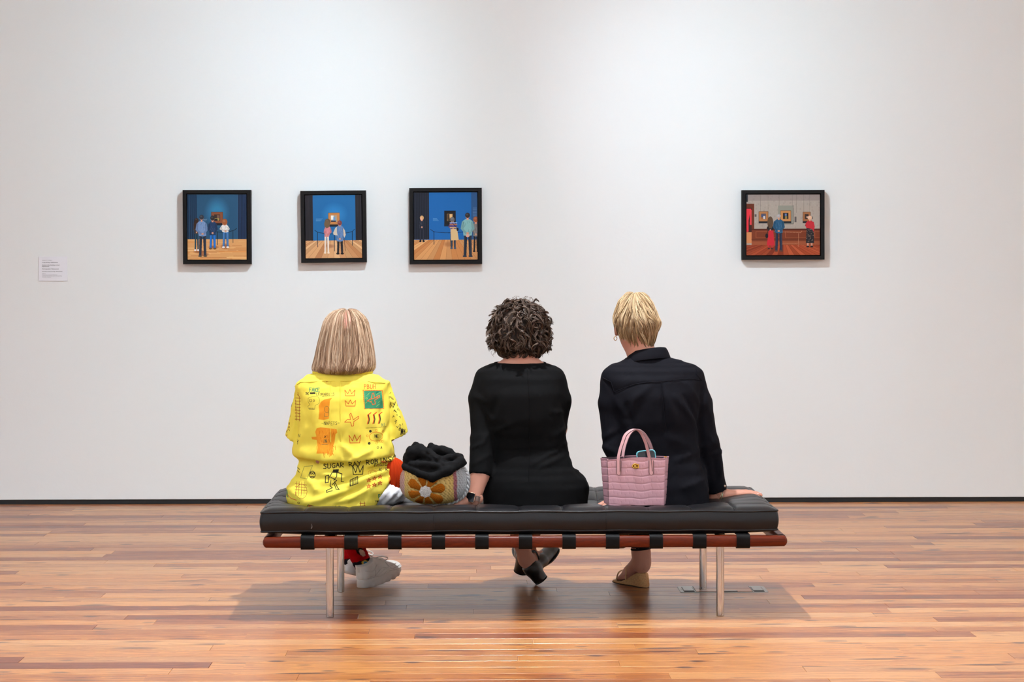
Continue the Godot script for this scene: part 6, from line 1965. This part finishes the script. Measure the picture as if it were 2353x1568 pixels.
# ------------------------------------------------------------------ crochet bag and scarf
func build_crochet_bag() -> void:
	var o := thing("crochet_bag", "crochet bag with orange flower on yellow and grey wool, standing beside the yellow shirt", "bag", Vector3(-0.173, 0.406, -9.745))
	var hw := 0.127
	var hh := 0.088
	var hd := 0.085
	var n := 2.5
	var cy := 0.083
	var fx := -0.036
	var fy := 0.052
	var yell := lin(188, 158, 96)
	var mauve := lin(140, 88, 92)
	var grey := lin(150, 152, 154)
	var white := lin(206, 200, 194)
	var body := MB.new()
	body.use_c = true
	body.grid(170, 90, func(a, t):
		var al: float = a * TAU
		var be: float = (t - 0.5) * PI
		var q := sq(al, n)
		var h := sq(be, n)
		# stitches: rows of raised loops with small gaps between
		var st := 0.0022 * sin(al * 46.0 + (1.6 if int(t * 45.0) % 2 == 0 else 0.0)) * sin(t * PI * 45.0)
		var sag := 1.0 + 0.07 * sin(al * 2.0 + 1.0) * h.x
		return Vector3((hw + st) * q.x * h.x * sag, cy + (hh + st * 0.4) * h.y, -(hd + st) * q.y * h.x)
		, null,
		func(a, t):
			var al: float = a * TAU
			var q := sq(al, n)
			var h := sq((t - 0.5) * PI, n)
			var x := hw * q.x * h.x
			var y := cy + hh * h.y
			var gap := sin(al * 46.0 + (1.6 if int(t * 45.0) % 2 == 0 else 0.0)) * sin(t * PI * 45.0)
			var c := yell
			if -q.y * h.x < -0.2: c = grey
			elif x > 0.088 - 0.10 * maxf(0.0, y - 0.1): c = grey
			elif x > 0.076 - 0.10 * maxf(0.0, y - 0.1): c = mauve
			elif x < -0.11: c = lin(176, 140, 132)
			elif y > 0.135: c = mauve
			return c.darkened(0.55) if gap < -0.62 else c)
	part("body", body.mesh(), vmat(0.9, 0.2), o)
	var surf := func(x: float, y: float) -> float:
		var k := 1.0 - pow(absf((y - cy) / hh), n)
		var r := pow(maxf(0.0, k), 1.0 / n)
		var w := hw * r
		if w < 0.001 or absf(x) >= w:
			return 0.0
		return hd * r * pow(maxf(0.0, 1.0 - pow(absf(x) / w, n)), 1.0 / n)
	var amber := [lin(152, 84, 20), lin(162, 92, 24), lin(144, 78, 18)]
	for k in 8:
		var pm := MB.new()
		pm.use_c = true
		var a0 := TAU * (k + 0.3) / 8.0
		var base: Color = amber[k % 3]
		pm.grid(16, 16, func(a, t):
			var an: float = a0 + (a - 0.5) * 0.66 * (1.0 - 0.15 * absf(a - 0.5))
			var r: float = lerpf(0.020, 0.066 - 0.013 * pow(absf(a - 0.5) * 2.0, 2.5), t) * (1.15 if absf(cos(an)) > 0.6 else 1.0)
			var x := fx + cos(an) * r
			var y := maxf(0.004, fy + sin(an) * r)
			var puff: float = 0.0045 * sqrt(maxf(0.0, sin(PI * a) * sin(PI * t))) + 0.0012 * sin(a * 30.0) * sin(t * 26.0)
			return Vector3(x, y, surf.call(x, y) + puff + 0.0014), null,
			func(a, t): return base.darkened(0.4) if sin(a * 30.0) * sin(t * 26.0) < -0.7 else base)
		part("petal", flip_if_needed(pm).mesh(), vmat(0.9, 0.2), o)
	var cm := MB.new()
	cm.use_c = true
	cm.grid(32, 8, func(a, t):
		var r: float = 0.0225 * (1.0 - t) * (1.0 + 0.09 * cos(a * TAU * 8.0))
		var x: float = fx + cos(a * TAU) * r
		var y: float = fy + sin(a * TAU) * r
		return Vector3(x, y, surf.call(x, y) + 0.003 + 0.0015 * sin(a * TAU * 8.0) * sin(t * 14.0)), null,
		func(a, t): return white.darkened(0.45) if sin(a * TAU * 8.0) * sin(t * 14.0) < -0.6 else white)
	part("flower_centre", flip_if_needed(cm).mesh(), vmat(0.9, 0.2), o)
	# knitted grey edge with a rolled cord
	var cord := MB.new()
	for s in [0, 1]:
		var pts := []
		for k in 90:
			var t := k / 89.0
			var an := lerpf(-1.75, 1.2, t)
			var q := sq(an, n)
			var tw: float = t * 60.0 + s * PI
			pts.append(Vector3(q.x * (hw - 0.001), cy + q.y * (hh - 0.004), 0.03) + Vector3(cos(tw) * 0.0035 * q.x, cos(tw) * 0.0035 * q.y, sin(tw) * 0.0035))
		cord.tube(pts, 0.005, 7)
	part("cord_edge", cord.mesh(), mat(158, 160, 162, 0.95), o)
	# scarf stuffed in the top
	var sc := thing("scarf", "crumpled black scarf lying on top of the crochet bag", "scarf", Vector3(-0.173, 0.56, -9.745))
	var m := MB.new()
	var sp := [ball(Vector3(0.0, 0.0, 0.0), Vector3(0.095, 0.034, 0.072), 0.02), ball(Vector3(-0.01, -0.012, 0.055), Vector3(0.085, 0.03, 0.03), 0.02)]
	for q in [
		[[-0.115, -0.008, 0.03], [-0.06, -0.03, 0.075], [-0.01, -0.045, 0.09], [0.05, -0.02, 0.085], [0.10, 0.01, 0.05], 0.016, 0.02],
		[[-0.10, 0.02, 0.02], [-0.085, 0.045, 0.03], [-0.06, 0.05, 0.03], [-0.03, 0.04, 0.045], [0.0, 0.02, 0.06], 0.026, 0.02],
		[[-0.085, 0.062, 0.0], [-0.072, 0.070, 0.0], [-0.055, 0.062, 0.01], [-0.03, 0.045, 0.02], [0.01, 0.02, 0.05], 0.011, 0.014],
		[[-0.025, 0.055, -0.01], [-0.015, 0.066, 0.0], [0.0, 0.058, 0.01], [0.03, 0.045, 0.01], [0.06, 0.03, 0.0], 0.010, 0.014],
		[[-0.01, 0.05, 0.01], [0.025, 0.055, 0.015], [0.055, 0.045, 0.02], [0.08, 0.02, 0.02], [0.095, 0.0, 0.02], 0.014, 0.016],
		[[0.03, 0.02, 0.05], [0.06, 0.028, 0.05], [0.085, 0.032, 0.045], [0.098, 0.028, 0.04], [0.1, 0.018, 0.04], 0.012, 0.010],
		[[-0.02, 0.0, 0.075], [0.03, 0.002, 0.08], [0.07, 0.0, 0.07], [0.10, -0.002, 0.055], [0.115, 0.004, 0.04], 0.012, 0.008],
		[[-0.09, 0.0, 0.05], [-0.05, 0.002, 0.075], [0.0, 0.0, 0.085], [0.03, -0.015, 0.085], [0.05, -0.03, 0.085], 0.012, 0.012]]:
		for i in 4:
			sp.append(cap(Vector3(q[i][0], q[i][1], q[i][2]), Vector3(q[i + 1][0], q[i + 1][1], q[i + 1][2]), lerpf(q[5], q[6], i / 4.0), lerpf(q[5], q[6], (i + 1) / 4.0), 0.007))
	var f := nets(m, sp, Vector3(-0.15, -0.08, -0.09), Vector3(0.15, 0.095, 0.12), 0.0045)
	fold(m, f, [[-0.11, 0.0, 0.0, -0.03, 0.005, -0.004, 1.0], [-0.06, 0.02, 0.05, 0.01, 0.005, -0.004, 1.0], [-0.04, 0.05, 0.03, 0.0, 0.004, -0.004, 1.0]], 0.005, 24.0, 3)
	part("cloth", m.mesh(), cloth(17, 17, 18, 0.9), sc)
	# ribbed orange knit thing behind
	var k := thing("knit_hat", "ribbed orange knitted thing lying between the yellow shirt and the crochet bag", "knitwear", Vector3(-0.345, 0.42, -9.90))
	var r := MB.new()
	r.grid(144, 18, func(a, t):
		var be: float = (t - 0.5) * PI * 0.98
		var rib := 1.0 + 0.06 * cos(a * TAU * 24.0)
		return Vector3(0.062 * cos(a * TAU) * cos(be) * rib, 0.075 + 0.078 * sin(be), -0.05 * sin(a * TAU) * cos(be) * rib))
	part("ribbed_knit", r.mesh(), mat(176, 52, 16, 0.9, 0.0, 0.2), k)

# petals are laid on by angle: make sure that their faces look towards the viewer side (+z)
func flip_if_needed(m: MB) -> MB:
	var s := 0.0
	for i in range(0, m.ix.size(), 3):
		s += (m.v[m.ix[i + 2]] - m.v[m.ix[i]]).cross(m.v[m.ix[i + 1]] - m.v[m.ix[i]]).z
	if s < 0.0:
		for i in range(0, m.ix.size(), 3):
			var t := m.ix[i + 1]
			m.ix[i + 1] = m.ix[i + 2]
			m.ix[i + 2] = t
	return m

# ------------------------------------------------------------------ pink tote bag
func tote_point(a: float, t: float, inset := 0.0) -> Vector3:
	# plan outline runs front left corner > front right > back right > back left, wider at the back
	var fr := lerpf(0.104, 0.110, t) - inset
	var bk := lerpf(0.118, 0.131, t) - inset
	var z0 := 0.05 - inset
	var z1 := lerpf(-0.045, -0.05, t) + inset
	var c := [Vector2(-fr, z0), Vector2(fr, z0), Vector2(bk, z1), Vector2(-bk, z1)]
	var sp := [0.44, 0.10, 0.36, 0.10]
	var q := a
	var p := Vector2.ZERO
	for i in 4:
		if q <= sp[i] or i == 3:
			var u := clampf(q / sp[i], 0.0, 1.0)
			p = c[i].lerp(c[(i + 1) % 4], u)
			if i == 1 or i == 3:
				p.x -= signf(p.x) * 0.012 * sin(PI * u) * t
			if i == 0:
				p.y += 0.004 * sin(PI * u)
			break
		q -= sp[i]
	return Vector3(p.x, 0.0, p.y)

func build_tote() -> void:
	var o := thing("tote_bag", "small pink crocodile embossed leather tote bag with two handles, standing on the bench", "handbag", Vector3(0.594, 0.409, -9.655))
	var h := 0.178
	var pink := mat(186, 142, 152, 0.32, 0.0, 0.5)
	pink.clearcoat_enabled = true
	pink.clearcoat = 0.3
	pink.clearcoat_roughness = 0.2
	var m := MB.new()
	m.grid(220, 84, func(a, t):
		var p := tote_point(a, t)
		var nrm := Vector3(p.x * 0.35, 0, p.z).normalized()
		if a < 0.44: nrm = Vector3(0, 0, 1)
		elif a < 0.54: nrm = Vector3(1, 0, 0.1)
		elif a < 0.9: nrm = Vector3(0, 0, -1)
		else: nrm = Vector3(-1, 0, 0.1)
		# embossed scales: six bands with wavering creases and faint upright ones
		var band: float = t * 6.3 + 0.10 * sin(p.x * 34.0 + 1.0) + 0.06 * sin(p.x * 85.0)
		var fb := absf(band - roundf(band))
		var groove := exp(-pow(fb / 0.055, 2.0))
		var col: float = p.x * 34.0 + 2.0 * sin(floorf(band + 0.5) * 2.3)
		var fc := absf(col - roundf(col))
		groove = maxf(groove, 0.45 * exp(-pow(fc / 0.04, 2.0)))
		groove = maxf(groove, 0.25 * exp(-pow(fb / 0.13, 2.0)) * (0.5 + 0.5 * sin(p.x * 900.0)))
		var y: float = h * t + (0.0035 * cos(p.x * 24.0) if t > 0.95 else 0.0) + (0.006 * p.x * 4.0 * t)
		var taper := 1.0
		return Vector3(p.x * taper, y, p.z) + nrm * (0.0012 - 0.0018 * groove))
	part("leather_body", m.mesh(), pink, o)
	var inn := MB.new()
	inn.grid(60, 6, func(a, t):
		var p := tote_point(a, 1.0 - t * 0.9, 0.003)
		return Vector3(p.x, h * (1.0 - t * 0.9) - 0.001, p.z))
	part("lining", inn.mesh(), mat(60, 40, 46, 0.8), o)
	part("base", boxm(Vector3(0.215, 0.006, 0.088), 0.002), pink, o, Vector3(0, 0.003, 0))
	# stitched edge round the rim
	var rim := MB.new()
	var rp := []
	for k in 81:
		var p := tote_point(fposmod(k / 80.0, 1.0), 1.0)
		rp.append(Vector3(p.x, h + 0.0035 * cos(p.x * 24.0) + 0.006 * p.x * 4.0, p.z))
	rim.tube(rp, 0.0016, 6, false)
	part("rim", rim.mesh(), mat(150, 104, 116, 0.5), o)
	# handles: front one and back one, each with two sewn tabs
	var strap := mat(196, 150, 152, 0.45)
	var edge := mat(58, 46, 50, 0.5)
	var specs := [[[[-0.068, 0.541], [-0.0685, 0.588], [-0.063, 0.62], [-0.053, 0.652], [-0.040, 0.683], [-0.011, 0.701], [0.014, 0.692], [0.033, 0.656], [0.042, 0.625], [0.0485, 0.596], [0.056, 0.541]], 0.0555],
		[[[-0.048, 0.545], [-0.045, 0.595], [-0.036, 0.64], [-0.018, 0.680], [0.005, 0.694], [0.030, 0.682], [0.052, 0.652], [0.064, 0.62], [0.07, 0.59], [0.072, 0.545]], -0.052]]
	for s in specs:
		var pts := []
		for q in s[0]:
			pts.append(Vector3(q[0], q[1] - 0.412, s[1]))
		var path := spline(pts, 6)
		var hd := Node3D.new()
		hd.name = "handle"
		o.add_child(hd, true)
		var b := MB.new()
		# strap section: broad side faces front and turns along the arch
		for f in 2:
			pass
		b.ribbon(path, 0.0135, 0.004, Vector3(0.72, 0.0, 0.7))
		part("strap", b.mesh(), strap, hd)
		var e := MB.new()
		for sg in [-1.0, 1.0]:
			var ep := []
			for i in path.size():
				var d: Vector3 = (path[mini(i + 1, path.size() - 1)] - path[maxi(i - 1, 0)]).normalized()
				var sd := Vector3(0.72, 0, 0.7)
				sd = (sd - d * sd.dot(d)).normalized()
				ep.append(path[i] + sd * sg * 0.0068)
			e.tube(ep, 0.0012, 5)
		part("strap_edge", e.mesh(), edge, hd)
		for en in [0, path.size() - 1]:
			var c: Vector3 = path[en]
			var tb := MB.new()
			var zz := 0.0565 if s[1] > 0 else -0.0535
			tb.grid(16, 6, func(a, t):
				var an: float = lerpf(-PI, 0.0, a)
				var x: float = cos(an) * 0.0085
				var y: float = sin(an) * 0.012 if t < 0.5 else 0.04
				return Vector3(c.x + x, c.y + lerpf(sin(an) * 0.013, 0.042, t), zz + 0.003 * sin(PI * a)))
			part("handle_tab", flip_if_needed(tb).mesh() if s[1] > 0 else tb.mesh(), strap, hd)
			var te := MB.new()
			var tp := [Vector3(c.x + 0.0085, c.y + 0.042, zz + 0.001)]
			for k in 11:
				var an := -PI * k / 10.0
				tp.append(Vector3(c.x + cos(an) * 0.0085, c.y + sin(an) * 0.013, zz + 0.001))
			tp.append(Vector3(c.x - 0.0085, c.y + 0.042, zz + 0.001))
			te.tube(tp, 0.0011, 5)
			part("tab_edge", te.mesh(), edge, hd)
	# turn lock
	var gold := mat(214, 172, 84, 0.22, 1.0)
	var lk := MB.new()
	var lp := []
	for k in 25:
		var a := TAU * k / 24.0
		lp.append(Vector3(cos(a) * 0.0105, sin(a) * 0.0075, 0))
	lk.tube(lp, 0.0028, 8, false)
	lk.cbox(Vector3(0.0115, 0.0, 0.001), Vector3(0.005, 0.017, 0.005), 0.0012)
	var tl := part("turn_lock", lk.mesh(), gold, o, Vector3(-0.005, 0.150, 0.0575))
	part("lock_toggle", boxm(Vector3(0.011, 0.0045, 0.004), 0.0012), gold, tl, Vector3(-0.001, 0, 0.003))
	part("lock_plate", boxm(Vector3(0.017, 0.011, 0.002), 0.0008), mat(120, 90, 44, 0.35, 1.0), tl, Vector3(0, 0, -0.0015))
	var clip := MB.new()
	clip.tube([Vector3(-0.005, 0, 0), Vector3(0.005, -0.002, 0)], 0.0018, 8)
	part("zip_end", clip.mesh(), gold, o, Vector3(0.115, h + 0.003, -0.01))
	# phone standing in the bag
	var ph := thing("phone", "phone in a turquoise case sticking out of the pink tote bag", "phone", Vector3(0.640, 0.545, -9.66))
	ph.rotation.z = 0.12
	ph.rotation.x = -0.06
	var per := perimeter(0.037, 0.07, 0.013)
	var cs := MB.new()
	cs.grid(per.size(), 5, func(a, b):
		var p: Vector2 = per[int(round(a * per.size())) % per.size()]
		var k := int(round(b * 5))
		var s: float = [0.0, 0.96, 1.0, 1.0, 0.955, 0.90][k]
		var ins := (1.0 - s) * 0.04
		return Vector3(p.x - signf(p.x) * ins, p.y - signf(p.y) * ins, [-0.005, -0.005, -0.003, 0.004, 0.0062, 0.004][k]) if s > 0.0 else Vector3(0, 0, -0.005))
	part("case", cs.mesh(), mat(112, 190, 204, 0.45), ph)
	var scn := MB.new()
	var per2 := perimeter(0.0335, 0.0665, 0.010)
	scn.grid(per2.size(), 1, func(a, b):
		var p: Vector2 = per2[int(round(a * per2.size())) % per2.size()]
		return Vector3(p.x * (1.0 - b), p.y * (1.0 - b), 0.0042))
	part("screen", scn.mesh(), mat(26, 30, 38, 0.08), ph)
